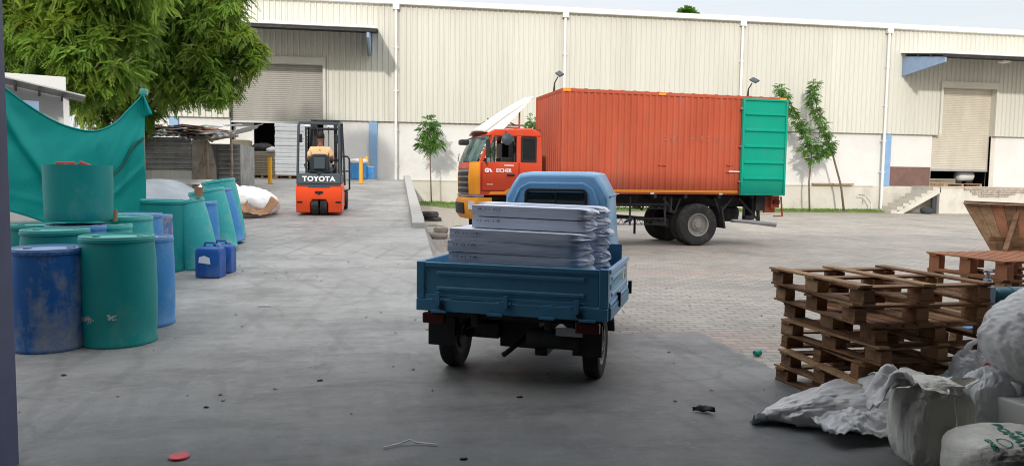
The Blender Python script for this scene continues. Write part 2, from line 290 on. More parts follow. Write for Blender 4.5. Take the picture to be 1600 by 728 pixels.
# ------------------------------------------------------------------ ground materials
def ground_mat(name, base, kindof):
    m = bpy.data.materials.new(name); m.use_nodes = True; n = m.node_tree.nodes; l = m.node_tree.links; b = n['Principled BSDF']
    g = n.new('ShaderNodeNewGeometry'); pos = g.outputs['Position']
    def NZ(s, d=8, r=.6, st=None):
        a = n.new('ShaderNodeTexNoise'); a.inputs['Scale'].default_value = s; a.inputs['Detail'].default_value = d; a.inputs['Roughness'].default_value = r
        if st:
            q = n.new('ShaderNodeMapping'); q.inputs['Scale'].default_value = st; q.inputs['Rotation'].default_value = (0, 0, .35); l.new(pos, q.inputs[0]); l.new(q.outputs[0], a.inputs[0])
        else: l.new(pos, a.inputs[0])
        return a.outputs[0]
    def RA(x, stops):
        c = n.new('ShaderNodeValToRGB'); e = c.color_ramp.elements; e[0].position, e[0].color = stops[0][0], tuple(stops[0][1])+(1,); e[1].position, e[1].color = stops[-1][0], tuple(stops[-1][1])+(1,)
        for p, k in stops[1:-1]: q = e.new(p); q.color = tuple(k)+(1,)
        l.new(x, c.inputs[0]); return c.outputs[0]
    def MX(f, a, c, bt='MIX'):
        x = n.new('ShaderNodeMix'); x.data_type = 'RGBA'; x.blend_type = bt
        for i, s in ((0, f), (6, a), (7, c)):
            if hasattr(s, 'links'): l.new(s, x.inputs[i])
            else: x.inputs[i].default_value = s if i == 0 else tuple(s)+(1,)
        return x.outputs[2]
    k = lambda t: tuple(c*t for c in base)
    col = RA(NZ(.55, 10, .65), [(.3, k(.72)), (.5, k(1)), (.72, k(1.22))])
    col = MX(.75, col, RA(NZ(6, 8, .7), [(.3, (.82,)*3), (.7, (1.1,)*3)]), 'MULTIPLY')
    bp = n.new('ShaderNodeBump'); bp.inputs['Strength'].default_value = .25; bp.inputs['Distance'].default_value = .01
    if kindof == 'slab':
        streak = RA(NZ(1.2, 12, .78, (.55, 1.5, 1)), [(.36, (.60,)*3), (.50, (.95,)*3), (.8, (1.22,)*3)])
        col = MX(.85, col, streak, 'MULTIPLY')
        stain = RA(NZ(.85, 12, .74, (.8, 1.2, 1)), [(.53, (0,)*3), (.64, (.6,)*3)]); col = MX(stain, col, k(.50))
        wear = RA(NZ(3.1, 12, .8), [(.54, (0,)*3), (.66, (.55,)*3)]); col = MX(wear, col, k(1.35))
        speck = RA(NZ(30, 3, .6), [(.66, (0,)*3), (.71, (.55,)*3)]); col = MX(speck, col, k(.40))
        # tyre tracks: long arcs of rubber swinging up the ramp
        for (cx_, cy_, sc_, th_) in ((22, 6, .62, .90), (-16, 2, .55, .93)):
            tv = n.new('ShaderNodeMapping'); tv.inputs['Location'].default_value = (-cx_, -cy_, 0); l.new(pos, tv.inputs[0]); tw = n.new('ShaderNodeTexWave'); tw.wave_type = 'RINGS'; tw.rings_direction = 'Z'; tw.inputs['Scale'].default_value = sc_; tw.inputs['Distortion'].default_value = 1.2; tw.inputs['Detail Scale'].default_value = .3; l.new(tv.outputs[0], tw.inputs[0])
            tr_ = RA(tw.outputs[0], [(th_, (0,)*3), (th_+.06, (.45,)*3)]); tm = MX(1., tr_, RA(NZ(.5, 6, .7), [(.46, (0,)*3), (.6, (1,)*3)]), 'MULTIPLY'); col = MX(tm, col, k(.55))
        # hairline cracks
        vo = n.new('ShaderNodeTexVoronoi'); vo.feature = 'DISTANCE_TO_EDGE'; vo.inputs['Scale'].default_value = .42; wp = n.new('ShaderNodeVectorMath'); wp.operation = 'MULTIPLY_ADD'; cn = n.new('ShaderNodeTexNoise'); cn.inputs['Scale'].default_value = 1.3; cn.inputs['Detail'].default_value = 8; l.new(pos, cn.inputs[0])
        l.new(cn.outputs[1], wp.inputs[0]); wp.inputs[1].default_value = (1.1, 1.1, 0); l.new(pos, wp.inputs[2]); l.new(wp.outputs[0], vo.inputs[0])
        ck = RA(vo.outputs[0], [(0, (.38,)*3), (.006, (0,)*3)]); cm = MX(1., ck, RA(NZ(.6, 3, .5), [(.48, (0,)*3), (.55, (1,)*3)]), 'MULTIPLY'); col = MX(cm, col, k(.3))
        rr = RA(NZ(2.2, 10, .75), [(.3, (.42,)*3), (.7, (.75,)*3)]); l.new(rr, b.inputs['Roughness']); b.inputs['Specular IOR Level'].default_value = .4
        l.new(NZ(22, 8, .75), bp.inputs['Height'])
    else:
        br = n.new('ShaderNodeTexBrick'); q = n.new('ShaderNodeMapping'); q.inputs['Rotation'].default_value = (0, 0, R(2)); l.new(pos, q.inputs[0]); l.new(q.outputs[0], br.inputs[0])
        br.inputs['Color1'].default_value = (.86, .86, .86, 1); br.inputs['Color2'].default_value = (1.1, 1.08, 1.04, 1); br.inputs['Mortar'].default_value = (.55, .53, .49, 1)
        br.inputs['Scale'].default_value = 1; br.inputs['Brick Width'].default_value = .225; br.inputs['Row Height'].default_value = .115; br.inputs['Mortar Size'].default_value = .010; br.inputs['Mortar Smooth'].default_value = .4; br.inputs['Bias'].default_value = -.1
        col = MX(1., col, br.outputs[0], 'MULTIPLY')
        # faded red pavers laid in bands
        sp = n.new('ShaderNodeSeparateXYZ'); l.new(pos, sp.inputs[0]); wv = n.new('ShaderNodeTexWave'); wv.bands_direction = 'Y'; wv.inputs['Scale'].default_value = .062; wv.inputs['Distortion'].default_value = .6; wv.inputs['Detail'].default_value = 1; wv.inputs['Phase Offset'].default_value = 1.1
        l.new(pos, wv.inputs[0]); band = RA(wv.outputs[0], [(.90, (0,)*3), (.95, (1,)*3)]); patch = RA(NZ(.38, 4, .6), [(.48, (0,)*3), (.6, (.4,)*3)])
        bm_ = MX(1., band, patch, 'MULTIPLY'); col = MX(bm_, col, (.42, .26, .22))
        dust = RA(NZ(.8, 9, .7), [(.5, (0,)*3), (.7, (.5,)*3)]); col = MX(dust, col, k(1.25))
        b.inputs['Roughness'].default_value = .8
        inv = n.new('ShaderNodeMath'); inv.operation = 'SUBTRACT'; inv.inputs[0].default_value = 1; l.new(br.outputs['Fac'], inv.inputs[1])
        l.new(inv.outputs[0], bp.inputs['Height']); bp.inputs['Strength'].default_value = .5
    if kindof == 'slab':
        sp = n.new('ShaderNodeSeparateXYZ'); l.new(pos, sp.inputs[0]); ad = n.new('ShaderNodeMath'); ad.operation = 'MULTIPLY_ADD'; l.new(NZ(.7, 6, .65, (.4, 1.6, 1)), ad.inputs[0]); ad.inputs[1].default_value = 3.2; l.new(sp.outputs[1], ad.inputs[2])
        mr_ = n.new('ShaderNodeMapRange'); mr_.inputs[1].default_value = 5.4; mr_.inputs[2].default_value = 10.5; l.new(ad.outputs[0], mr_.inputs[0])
        col = MX(mr_.outputs[0], MX(1., col, (.40, .43, .46), 'MULTIPLY'), col)  # roof shade painted into the slab colour towards the shed, over darker indoor concrete
    l.new(col, b.inputs['Base Color']); l.new(bp.outputs[0], b.inputs['Normal']); return m
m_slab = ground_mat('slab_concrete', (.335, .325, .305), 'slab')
m_paver = ground_mat('paver_blocks', (.345, .318, .28), 'pav')
m_gravel = mat('gravel', (.33, .29, .24), .95, 0, .35, 18, dirt=(.5, .45, .38), damt=.6, dscale=9, bump=1, bscale=30)
m_soil = mat('grass_soil', (.12, .16, .05), .95, 0, .4, 6)
m_grass = mat('grass_blades', (.13, .24, .035), .6, 0, .35, 1.5, dirt=(.35, .33, .12), damt=.5, dscale=2, trans=.3)

# ------------------------------------------------------------------ SETTING: ground
b = MB(); b.add([(-300, -60, 0), (500, -60, 0), (500, 500, 0), (-300, 500, 0)], [(0, 1, 2, 3)]); kind(b.build('yard_paving', m_paver))
b = MB(); zz = .006
b.add([(-25, -16, zz), (3.1, -16, zz), (3.1, 7.1, zz), (.9, 7.1, zz), (.9, 6.52, zz), (-25, 6.52, zz)], [(0, 1, 2, 3, 4, 5)])
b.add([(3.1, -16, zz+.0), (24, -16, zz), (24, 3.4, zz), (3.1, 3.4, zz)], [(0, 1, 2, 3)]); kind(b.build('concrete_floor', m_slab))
b = MB()
ys = [6.52, 6.9, 7.3, 7.7, 8.1, 8.5, 9, 12, 16, 20, 24, 28, 30.67, 31]
rs = [[(-25, y, -.05), (-25, y, ramp_z(y)+.006), (.60, y, ramp_z(y)+.006), (.92+.0*y, y, .007 if y < 16.6 else .0), (.92, y, -.05)] for y in ys]
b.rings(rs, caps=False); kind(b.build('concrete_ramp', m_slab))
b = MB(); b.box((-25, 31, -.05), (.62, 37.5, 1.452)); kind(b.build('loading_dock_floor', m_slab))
b = MB(); b.grid(lambda u, v: (.95+u*(4.6-1.6*v), 24+v*10, .015+.30*v*(1-u*.9)+.03*mn.noise(Vector((u*9, v*9, 0)))+(.06*math.sin(PI*v)*math.sin(PI*u))), 30, 40); kind(b.build('gravel_patch', m_gravel, smooth=True))
def strip_z(x): return .10+.26*max(0, min(1, (9-x)/7))
b = MB(); b.grid(lambda u, v: ((1+25.6*u), (33.6+2.2*min(1, u*2.2))*(1-v)+37.45*v, (strip_z(1+25.6*u)+.02*mn.noise(Vector((u*40, v*4, 3))) if v > 0 else .0)), 80, 6)
kind(b.build('planting_strip', m_soil, smooth=True))
gv = []; gf = []
for i in range(9000):
    x = random.uniform(1.2, 26.4); u = (x-1)/25.6; y0 = 33.7+2.2*min(1, u*2.2); y = random.uniform(y0, 37.3)
    if mn.noise(Vector((x*.9, y*.9, 0))) < -.25: continue
    h = random.uniform(.04, .15); a = random.uniform(0, PI); dx, dy = math.cos(a)*.02, math.sin(a)*.02; z = strip_z(x)-.02; k = len(gv)
    gv += [(x-dx, y-dy, z), (x+dx, y+dy, z), (x+random.uniform(-.05, .05), y+random.uniform(-.05, .05), z+h)]; gf.append((k, k+1, k+2))
b = MB(); b.add(gv, gf); g = kind(b.build('grass', m_grass, fixn=False), 'stuff'); g['label'] = 'thin strip of green grass along the foot of the warehouse wall'

# ------------------------------------------------------------------ ramp kerb wall
b = MB()
rs = []
for y in [15.65, 15.85, 22, 30.6, 33.4]:
    z = ramp_z(y); h = .20 if y > 15.7 else .12
    rs.append([(.34, y, z-.2), (.34, y, z+h), (.60, y, z+h), (.63, y, min(z-.2, .3))])
b.rings(rs); tag(b.build('kerb_wall', m_concw, bevel=.015), 'low grey concrete kerb wall along the right edge of the ramp', 'kerb')

# ------------------------------------------------------------------ WAREHOUSE
W = 37.5; XL, XR = -12.2, 62
wh = thing('warehouse', 'long cream corrugated warehouse with white lower wall behind the trucks', 'warehouse', (20, W, 0)); wh.location = (0, 0, 0)
def segs(b, holes, z0, z1, y, f):   # f(x0,x1,z0,z1)
    x = XL
    for hx0, hx1, hz1 in holes:
        f(x, hx0, z0, z1); f(hx0, hx1, hz1, z1) if hz1 < z1 else None; x = hx1
    f(x, XR, z0, z1)
DL = (-7.9, -3.52, 6.95); DR = (30.15, 33.5, 6.95); EZ = 10.05; CZ = 4.32; CY_ = W-.16
b = MB(); segs(b, [DL, DR], CZ, EZ, W, lambda x0, x1, z0, z1: b.corr((x0, CY_, z0), (1, 0, 0), (0, 0, 1), x1-x0, z1-z0, .27, .055, .3))
b.add([(XL, CY_-.03, CZ), (XR, CY_-.03, CZ), (XR, W+.05, CZ), (XL, W+.05, CZ)], []) if False else None
cl = b.build('cladding', m_clad, wh, solid=.006, fixn=False)
b = MB()  # masonry
segs(b, [(DL[0], DL[1], 99), (DR[0]-.35, DR[1]+.02, 99)], 1.44, CZ+.3, W, lambda x0, x1, z0, z1: b.box((x0, W, z0), (x1, W+.25, z1)))
b.build('masonry_wall', m_plaster, wh)
b = MB(); b.box((.64, W-.10, 0), (XR, W+.25, 1.44)); b.box((.64, W-.14, 1.40), (26.2, W-.10, 1.46)); b.build('plinth', m_plinth, wh, bevel=.01)
b = MB(); b.box((XL, W+.3, CZ), (DL[0]-.3, W+.4, EZ)); b.box((DR[1]+.3, W+.3, CZ), (XR, W+.4, EZ)); b.build('backing', m_dark, wh)
b = MB(); b.box((XL, W-.42, EZ-.06), (XR, W+.1, EZ+.2)); g = b.build('gutter', m_gutter, wh, bevel=.02)
b = MB(); b.corr((XL, W-.2, EZ+.2), (1, 0, 0), (0, 1, .10), XR-XL, 24, .5, .04, .3); b.corr((XL, W+47.6, EZ+.2), (-1, 0, 0), (0, -1, .1), -(XR-XL), 24, .5, .04, .3) if False else None
b.build('roof', m_white, wh, solid=.01, fixn=False)
b = MB(); b.box((XL, W+.3, 0), (XL+.2, W+48, EZ)); b.box((XR-.2, W+.3, 0), (XR, W+48, EZ)); b.box((XL, W+47.8, 0), (XR, W+48, EZ+.2))
b.add([(XL, W+23.9, EZ+2.6), (XR, W+23.9, EZ+2.6), (XR, W+48, EZ+.2), (XL, W+48, EZ+.2)], [(0, 1, 2, 3)]); b.build('rear_shell', m_clad, wh)
for x in (0.0, 8.5, 18.1, 26.62):
    b = MB(); b.tube([(x, W-.30, EZ-.05), (x, W-.30, .25), (x, W-.45, .12)], .075, 12); b.box((x-.16, W-.42, EZ-.3), (x+.16, W-.18, EZ-.05))
    for z in (2.2, 3.9, 5.8, 7.9): b.box((x-.1, W-.36, z), (x+.1, W-.14, z+.05))
    b.build('downpipe', m_white, wh, smooth='auto')
for x in (-1.12, 27.0):
    b = MB(); b.box((x-.2, W-.12, 1.455), (x+.2, W+.05, 4.30)); b.build('steel_column', m_bluecol, wh)
b = MB(); b.box((27.25, W-.06, 1.46), (29.74, W+.02, 2.52)); b.build('brown_panel', m_brown, wh)
b = MB(); b.box((-10.65, W-.1, CZ-.6), (-10.25, W+.05, CZ)); b.build('blue_panel', m_bluecol, wh)
# doors: frame, shutter
def door(x0, x1, z1, zs, ms, fw_, depth):
    fr = MB(); fr.box((x0-fw_, CY_-.12, z1), (x1+fw_, W+.3, z1+.35)); fr.box((x0-fw_, CY_-.12, CZ), (x0, W+.3, z1)); fr.box((x1, CY_-.12, CZ), (x1+fw_, W+.3, z1))
    f = fr.build('door_frame', m_clad, wh, bevel=.01)
    s = MB(); n = int((z1-zs)/.095); h = (z1-zs)/n; ys_ = W+depth
    pr = []
    for i in range(n):
        z = zs+i*h; pr += [(z, 0), (z+h*.25, -.02), (z+h*.7, -.02), (z+h*.95, 0)]
    pr.append((z1, 0)); k = len(pr)
    s.add([(x0-.3, ys_+a, z) for z, a in pr]+[(x1+.1, ys_+a, z) for z, a in pr], [(i, i+1, k+i+1, k+i) for i in range(k-1)])
    o = s.build('shutter', ms, wh, solid=.006, fixn=False); t = MB(); t.box((x0-.3, ys_-.05, zs-.1), (x1+.1, ys_+.03, zs)); t.build('bottom_bar', m_galv, o)
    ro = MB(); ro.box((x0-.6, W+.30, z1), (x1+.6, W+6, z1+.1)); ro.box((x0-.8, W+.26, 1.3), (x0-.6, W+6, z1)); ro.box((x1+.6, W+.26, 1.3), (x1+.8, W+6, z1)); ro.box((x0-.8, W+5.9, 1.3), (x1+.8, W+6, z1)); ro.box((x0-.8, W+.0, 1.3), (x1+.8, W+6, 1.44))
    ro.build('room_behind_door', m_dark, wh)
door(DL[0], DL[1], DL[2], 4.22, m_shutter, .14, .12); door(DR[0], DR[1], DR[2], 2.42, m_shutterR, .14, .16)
b = MB(); b.box((DR[1]+.02, W-.02, 1.46), (DR[1]+.3, W+.27, CZ)); b.build('door_jamb', m_plinth, wh)
# canopies
def canopy(x0, x1, brk):
    b = MB(); zo, zi = 8.2, 8.75; Y0 = W-3.55
    s = math.sqrt(3.4**2+(zi-zo)**2)
    b.corr((x0, Y0, zo), (1, 0, 0), (0, 3.4, zi-zo), x1-x0, s, .27, .03, .35)
    ca = b.build('canopy', m_white, wh, solid=.01, fixn=False)
    f = MB(); f.box((x0, Y0-.01, zo-.02), (x1, Y0+.02, zo+.10)); f.build('fascia', m_white, ca)
    q = MB()
    for i in range(4): y = Y0+.12+i*.95; z = zo-.09+(zi-zo)*(y-Y0)/3.4; q.box((x0+.02, y-.04, z-.09), (x1-.02, y+.04, z+.03))
    q.build('purlins', m_chassis, ca)
    for x in brk:
        k = MB(); k.prism([(0, 0)], 0, 0) if False else None
        yo, yi = Y0+.15, W-.2
        k.hexa([(x-.05, yo, zo-.42), (x+.05, yo, zo-.42), (x+.05, yi, zo-.72), (x-.05, yi, zo-.72), (x-.05, yo, zo-.17), (x+.05, yo, zo-.17), (x+.05, yi, zi-.2), (x-.05, yi, zi-.2)])
        k.build('bracket', m_bluebr, ca)
canopy(-10.2, -.85, [-1.25]); canopy(27.45, 37.5, [27.62])
for x in (-6.4, 31.9, 33.9):
    b = MB(); b.box((x-.2, W-2.6, 8.03), (x+.2, W-2.2, 8.13)); b.bar((x, W-2.4, 8.1), (x, W-2.4, 8.45), .04); b.build('flood_light', m_white, wh, bevel=.01)

# right dock platform and stairs
st = thing('loading_platform', 'raised cream platform with crumbling brick top under the right door', 'platform', (0, 0, 0))
b = MB(); b.box((28.6, 35.2, 0), (42, W-.11, 1.42)); b.build('platform_wall', m_plinth, st, bevel=.01)
m_brickp = mat('exposed_brick', (.40, .34, .28), .9, 0, .35, 7, bump=.7, bscale=9)
for r in range(4):
    b = MB()
    for i in range(17):
        x = 30.0+i*.26+(r % 2)*.13
        if i < r or i > 15-2*r: continue
        b.box((x, 35.12+random.uniform(0, .04), 1.30-r*.12), (x+.26, 35.3, 1.40-r*.12-random.uniform(0, .012)))
    b.build('brick_course', m_brickp, st)
b = MB(); b.box((28.6, 35.15, 1.42), (42, W-.12, 1.47)); b.build('floor_slab', m_step, st)
stair = thing('concrete_steps', 'narrow concrete steps climbing to the raised platform', 'stairs')
b = MB(); n = 8
for i in range(n): x = 25.9+i*.345; b.box((x, 35.35, i*.178), (x+.36, 36.6, (i+1)*.178))
b.build('steps', m_step, stair)
b = MB(); b.prism([(26.1, 0), (26.5, 0), (28.66, 1.13), (28.66, 1.42)], 35.2, 35.345); b.build('stringer', m_plinth, stair)
b = MB(); b.box((28.2, 35.21, 0), (28.45, 35.34, .95)); b.build('pier', m_dark, stair)
b = blob('rubble_lump', m_dark, (.5, .4, .35), e=.9, wr=.05, sub=3); tag(b, 'small black bundle lying under the concrete steps', 'bundle', loc=(27.7, 35.0, 0))
b = MB(); b.tube([(25.1, 37.0, .95), (25.5, 37.0, .9), (25.8, 36.9, .5), (25.75, 36.8, .1)], .03, 6); b.tube([(25.5, 37, .9), (25.5, 36.95, .6)], .03, 6); tag(b.build('water_tap', m_steel), 'small grey water tap pipe beside the rightmost downpipe', 'tap')
b = MB(); b.box((22.5, W-.35, 1.47), (24.9, W-.12, 1.55)); tag(b.build('plank', m_wood2), 'pale plank lying on the wall ledge behind the leaning tree', 'plank')
b = MB()
for i in range(5): b.box((29.0, 35.45+i*.22, 1.59), (31.3, 35.58+i*.22, 1.62))
for x in (29.0, 30.1, 31.2): b.box((x, 35.45, 1.475), (x+.1, 36.46, 1.588))
tag(b.build('pallet', m_wood2), 'single wooden pallet lying on the platform at the top of the steps', 'pallet')
# compressor inside the right door
cp = thing('air_compressor', 'pale round tank compressor half seen under the right shutter', 'compressor', (32.7, 38.4, 1.45))
b = MB(); b.lathe([(0, -.55), (.2, -.52), (.3, -.42), (.3, .42), (.2, .52), (0, .55)], 20, 'x', (0, 0, .62)); b.build('tank', m_white, cp, smooth=True)
for x in (-.35, .35): b = MB(); b.bar((x, 0, .35), (x, 0, 0), .08, .4); b.build('leg', m_chassis, cp)
b = MB(); b.box((-.2, -.15, .9), (.2, .15, 1.15)); b.build('motor', m_steel, cp, bevel=.02)
b = MB()
for i in range(3): b.box((30.3+.02*i, 38.2, 1.45+i*.16), (32.0, 39.0, 1.58+i*.16))
tag(b.build('board_stack', m_carton), 'grey boards stacked inside the right door', 'boards')

# ------------------------------------------------------------------ the shed the photo is taken from
shed = thing('storage_shed', 'dark post and roof edge of the shed the yard is seen from', 'shed', (0, 0, 0))
b = MB(); b.box((-24, 4.22, 3.9), (30, 4.4, 6.35)); b.box((-24, 4.22, 0), (-2.55, 4.4, 3.9)); b.box((6.8, 4.22, 0), (30, 4.4, 3.9)); b.build('front_wall', m_soffit, shed)
b = MB(); b.box((-24, -16, 6.35), (30, 4.5, 6.45)); b.build('roof', m_soffit, shed)
b = MB(); b.box((-24.1, -16, 0), (-24, 4.4, 6.35)); b.box((30, -16, 0), (30.1, 4.4, 6.35)); b.box((-24, -16.1, .0), (30, -16, 6.35)); b.build('side_walls', m_soffit, shed)
b = MB(); b.box((-2.6, 3.99, 0), (-2.045, 4.2, 3.9)); pst = b.build('door_post', m_post, shed)
b = MB(); b.box((-2.045, 4.00, 0), (-1.985, 4.19, 3.9)); b.build('lit_edge', m_post2, pst)  # bluish post edge, its lit look painted as a paler strip

# ------------------------------------------------------------------ DRUMS
def drum_profile(r, h, taper=0):
    return [(r*.97, 0), (r, .012), (r, .04), (r*.975, .055), (r*(1.0+taper*.3), h*.2), (r*(1.0+taper), h*.5), (r*1.0, h*.8), (r*.975, h-.10), (r*.96, h-.055), (r*1.0, h-.045), (r*1.0, h-.02), (r*.97, h-.012)]
def drum(name, label, loc, r, h, mb, ml, lean=0, cut=False, rz=0, leany=0, group='plastic drums by the ramp'):
    t = thing(name, label, 'drum', loc, rz, group, rot=(leany, -lean, rz))
    b = MB(); p = drum_profile(r, h, .02)
    if cut: p = [(r*.94, 0), (r*.97, .015), (r*.985, .1), (r, h*.6), (r*1.005, h), (r*.98, h), (r*.96, h*.6), (r*.93, .03), (0, .025)]
    b.lathe(p, 40); b.add([(r*.97*math.cos(2*PI*k/40), r*.97*math.sin(2*PI*k/40), .003) for k in range(40)], [tuple(range(39, -1, -1))])
    b.build('drum_body', mb, t, smooth=2)
    if not cut:
        b = MB(); b.lathe([(r*.965, h-.03), (r*.98, h), (r*.945, h+.004), (r*.93, h-.016), (r*.85, h-.02), (0, h-.012)], 40); lid = b.build('lid', ml, t, smooth=2)
        for s in (-1, 1): b = MB(); b.lathe([(.035, h-.018), (.035, h+.002), (0, h+.003)], 14, 'z', (s*r*.6, r*.1, 0)); b.build('bung', ml, lid, smooth=2)
    return t
def dr(px, D, edge_label, r, h, mb, ml, name, **kw):
    p = on_ramp(px, D); return drum(name, edge_label, p, r, h, mb, ml, **kw)
dr(75, 6.50, 'scuffed blue drum standing at the front next to the dark post', .297, .895, m_blue, m_bluelid, 'blue_drum')
fd = dr(184, 6.74, 'full height teal drum at the front with worn white marks low on it', .318, .985, m_teal, m_teallid, 'teal_drum')
dr(88, 7.14, 'teal drum behind the scuffed blue drum at the front', .30, .99, m_teal, m_teallid, 'teal_drum')
dr(224, 7.45, 'clean dark blue drum peeking out right behind the front teal drum', .285, .90, m_blue2, m_bluelid, 'blue_drum')
dr(120, 7.72, 'blue drum carrying the cut teal tub', .29, .965, m_blue2, m_bluelid, 'blue_drum')
dr(60, 7.85, 'teal drum close under the left side of the hanging tarp', .29, .95, m_teal, m_teallid, 'teal_drum')
dr(164, 8.12, 'teal drum just right of the cut tub', .285, .93, m_teal2, m_teallid, 'teal_drum')
dr(199, 8.62, 'teal drum with pale lid in front of a bright blue drum', .285, .965, m_teal2, m_teallid, 'teal_drum')
dr(218, 9.14, 'bright blue drum right behind the pale lidded teal drum', .275, .935, m_blue2, m_bluelid, 'blue_drum')
dr(251, 9.62, 'narrow dusty blue drum with ribbed side beside the big teal drum', .155, .87, mat('dusty_blue', (.10, .17, .36), .5, 0, .2, 4, dirt=(.45, .47, .5), damt=.8, dscale=6, dlo=.42, dhi=.6), m_bluelid, 'narrow_drum')
dr(254, 10.35, 'broad open teal drum left of the leaning drum with pale stains', .305, .99, m_teal, m_teal2, 'teal_drum', lean=R(-1.5))
dr(313, 10.62, 'teal drum with pale stains leaning to the left behind the blue jerrycans', .285, .98, m_teal2, m_teallid, 'teal_drum', lean=R(13))
dr(318, 11.5, 'blue drum wedged between the two leaning teal drums', .26, .86, m_blue2, m_bluelid, 'blue_drum', lean=R(3))
dr(345, 12.15, 'tall teal drum leaning left behind the wedged blue drum', .285, 1.02, m_teal2, m_teallid, 'teal_drum', lean=R(12))
dr(360, 12.95, 'blue drum leaning left near the far end of the row', .26, .95, m_blue2, m_bluelid, 'blue_drum', lean=R(13))
dr(359, 13.65, 'farthest teal drum leaning left next to the cardboard', .30, 1.07, m_teal2, m_teallid, 'teal_drum', lean=R(10))
p = at_d(123, 300, 7.86); cut = drum('cut_tub', 'open cut down teal tub holding red pieces on top of the drums', (p.x, p.y, 1.055), .328, .585, m_teal, m_teallid, cut=True)
cut.pop('group', None) if False else None
b = MB()
for i in range(9):
    a = random.uniform(0, 2*PI); r_ = random.uniform(0, .17); b.M = Matrix.Translation((math.cos(a)*r_, math.sin(a)*r_, .015*i))@Euler((random.uniform(-.4, .4), random.uniform(-.4, .4), a)).to_matrix().to_4x4(); b.box((-.09, -.05, -.01), (.09, .05, .03))
m_redp = mat('red_scraps', (.55, .10, .07), .6, 0, .2); tag(b.build('plastic_scraps', m_redp, bevel=.01), 'heap of red plastic pieces filling the cut teal tub', 'scraps', loc=(p.x, p.y, 1.055+.46))
# worn white marks on the front teal drum (stencil remains)
def mark_on_drum(dr_, r, marks, m):
    b = MB()
    for (ang, z, w_, h_) in marks:
        a0 = ang-w_/2/r; a1 = ang+w_/2/r; rr = r*1.018+.004
        b.add([(math.cos(a0)*rr, math.sin(a0)*rr, z), (math.cos(a1)*rr, math.sin(a1)*rr, z+random.uniform(-.01, .01)), (math.cos(a1)*rr, math.sin(a1)*rr, z+h_), (math.cos(a0)*rr, math.sin(a0)*rr, z+h_*.8)], [(0, 1, 2, 3)])
    b.build('worn_marking', m, dr_)
random.seed(3); mk = []
for x, wd in ((-.16, .012), (-.14, .012), (-.12, .012), (-.095, .02), (-.07, .016), (-.05, .012)): mk.append((-PI/2-.3+x/.3+.05, .24+random.uniform(-.01, .01), wd, .05))
for i in range(7): mk.append((-PI/2-.3+random.uniform(-.08, .0)/.3, .22+random.uniform(0, .07), random.uniform(.01, .035), .012))
for i in range(7): mk.append((-PI/2-.3+random.uniform(.10, .16)/.3, .23+random.uniform(0, .07), random.uniform(.015, .04), random.uniform(.008, .02)))
mark_on_drum(fd, .318, mk, mat('worn_paint', (.40, .50, .48), .7)); random.seed(11)
# small things on drums
for px, D, z, rr, lab in ((177, 8.12, 1.03, .045, 'small brown pot on the teal drum lid beside the cut tub'), (311, 10.45, 1.25, .06, 'brown cardboard cup on the leaning stained drum')):
    q = at_d(px, 330, D); b = MB(); b.lathe([(0, 0), (rr*.85, 0), (rr, .13), (rr*.85, .13), (0, .11)], 16); tag(b.build('pot', m_card, smooth=2), lab, 'pot', loc=(q.x, q.y, z))
# jerrycans
def jerry(label, loc, rz):
    t = thing('jerrycan', label, 'jerrycan', loc, rz, 'blue jerrycans')
    b = MB(); rs = []
    for z, s in ((0, .9), (.02, 1), (.33, 1), (.38, .9), (.40, .6)): rs.append([(x*s, y*s, z) for x, y in ((-.165, -.10), (-.12, -.135), (.12, -.135), (.165, -.10), (.165, .10), (.12, .135), (-.12, .135), (-.165, .10))])
    b.rings(rs); b.build('can_body', m_blue2 if False else mat('can_blue', (.018, .10, .36), .4, 0, .15, 4, dirt=(.2, .25, .4), damt=.5), t, bevel=.012, smooth=True)
    b = MB(); b.tube([(-.08, 0, .39), (-.07, 0, .445), (.05, 0, .445), (.06, 0, .39)], .016, 8); b.build('handle', m_blue, t, smooth=True)
    b = MB(); b.lathe([(.032, .38), (.032, .43), (0, .432)], 14, 'z', (.11, 0, 0)); b.build('cap', m_bluelid, t, smooth=2)
    return t
j1 = jerry('blue jerrycan with a torn white label at the foot of the leaning drums', on_ramp(329, 9.95), R(-12)); j1.scale = (1.03, 1, 1.05)
b = MB(); b.add([(-.10, -.139, .20), (.06, -.139, .18), (.05, -.139, .26), (-.02, -.139, .29), (-.09, -.139, .27)], [(0, 1, 2, 3, 4)]); b.build('torn_label', m_letter, j1, solid=.002)
jerry('blue jerrycan without a label tucked behind the labelled one', on_ramp(347, 10.3), R(-8))
b = MB(); pts = [at_z(253+i*4.5, 446-4*math.sin(i*.5)-i*.6, ramp_z(9.3)+.03) for i in range(9)]; b.tube(pts, .012, 6); tag(b.build('hose', m_chassis, smooth=True), 'short black hose lying on the concrete near the blue drum', 'hose')

# ------------------------------------------------------------------ TEAL TARP on two poles
tp = thing('hanging_tarp', 'teal cloth tarp slung between two posts above the drums', 'tarp')
P_top = [at_d(-14, 112, 8.9), at_d(12, 140, 9.0), at_d(60, 175, 9.4), at_d(100, 196, 9.75), at_d(145, 205, 10.05), at_d(175, 195, 10.3), at_d(200, 172, 10.5), at_d(224, 149, 10.7)]
P_bot = [at_d(-14, 330, 8.9), at_d(12, 330, 9.0), at_d(60, 345, 9.4), at_d(100, 360, 9.75), at_d(145, 365, 10.05), at_d(175, 360, 10.3), at_d(200, 350, 10.5), at_d(229, 340, 10.7)]
def lerpP(P, u):
    s = u*(len(P)-1); i = min(int(s), len(P)-2); t = s-i
    a, b_, c, d = P[max(i-1, 0)], P[i], P[i+1], P[min(i+2, len(P)-1)]
    return .5*((2*b_)+(c-a)*t+(2*a-5*b_+4*c-d)*t*t+(3*b_-a-3*c+d)*t**3)
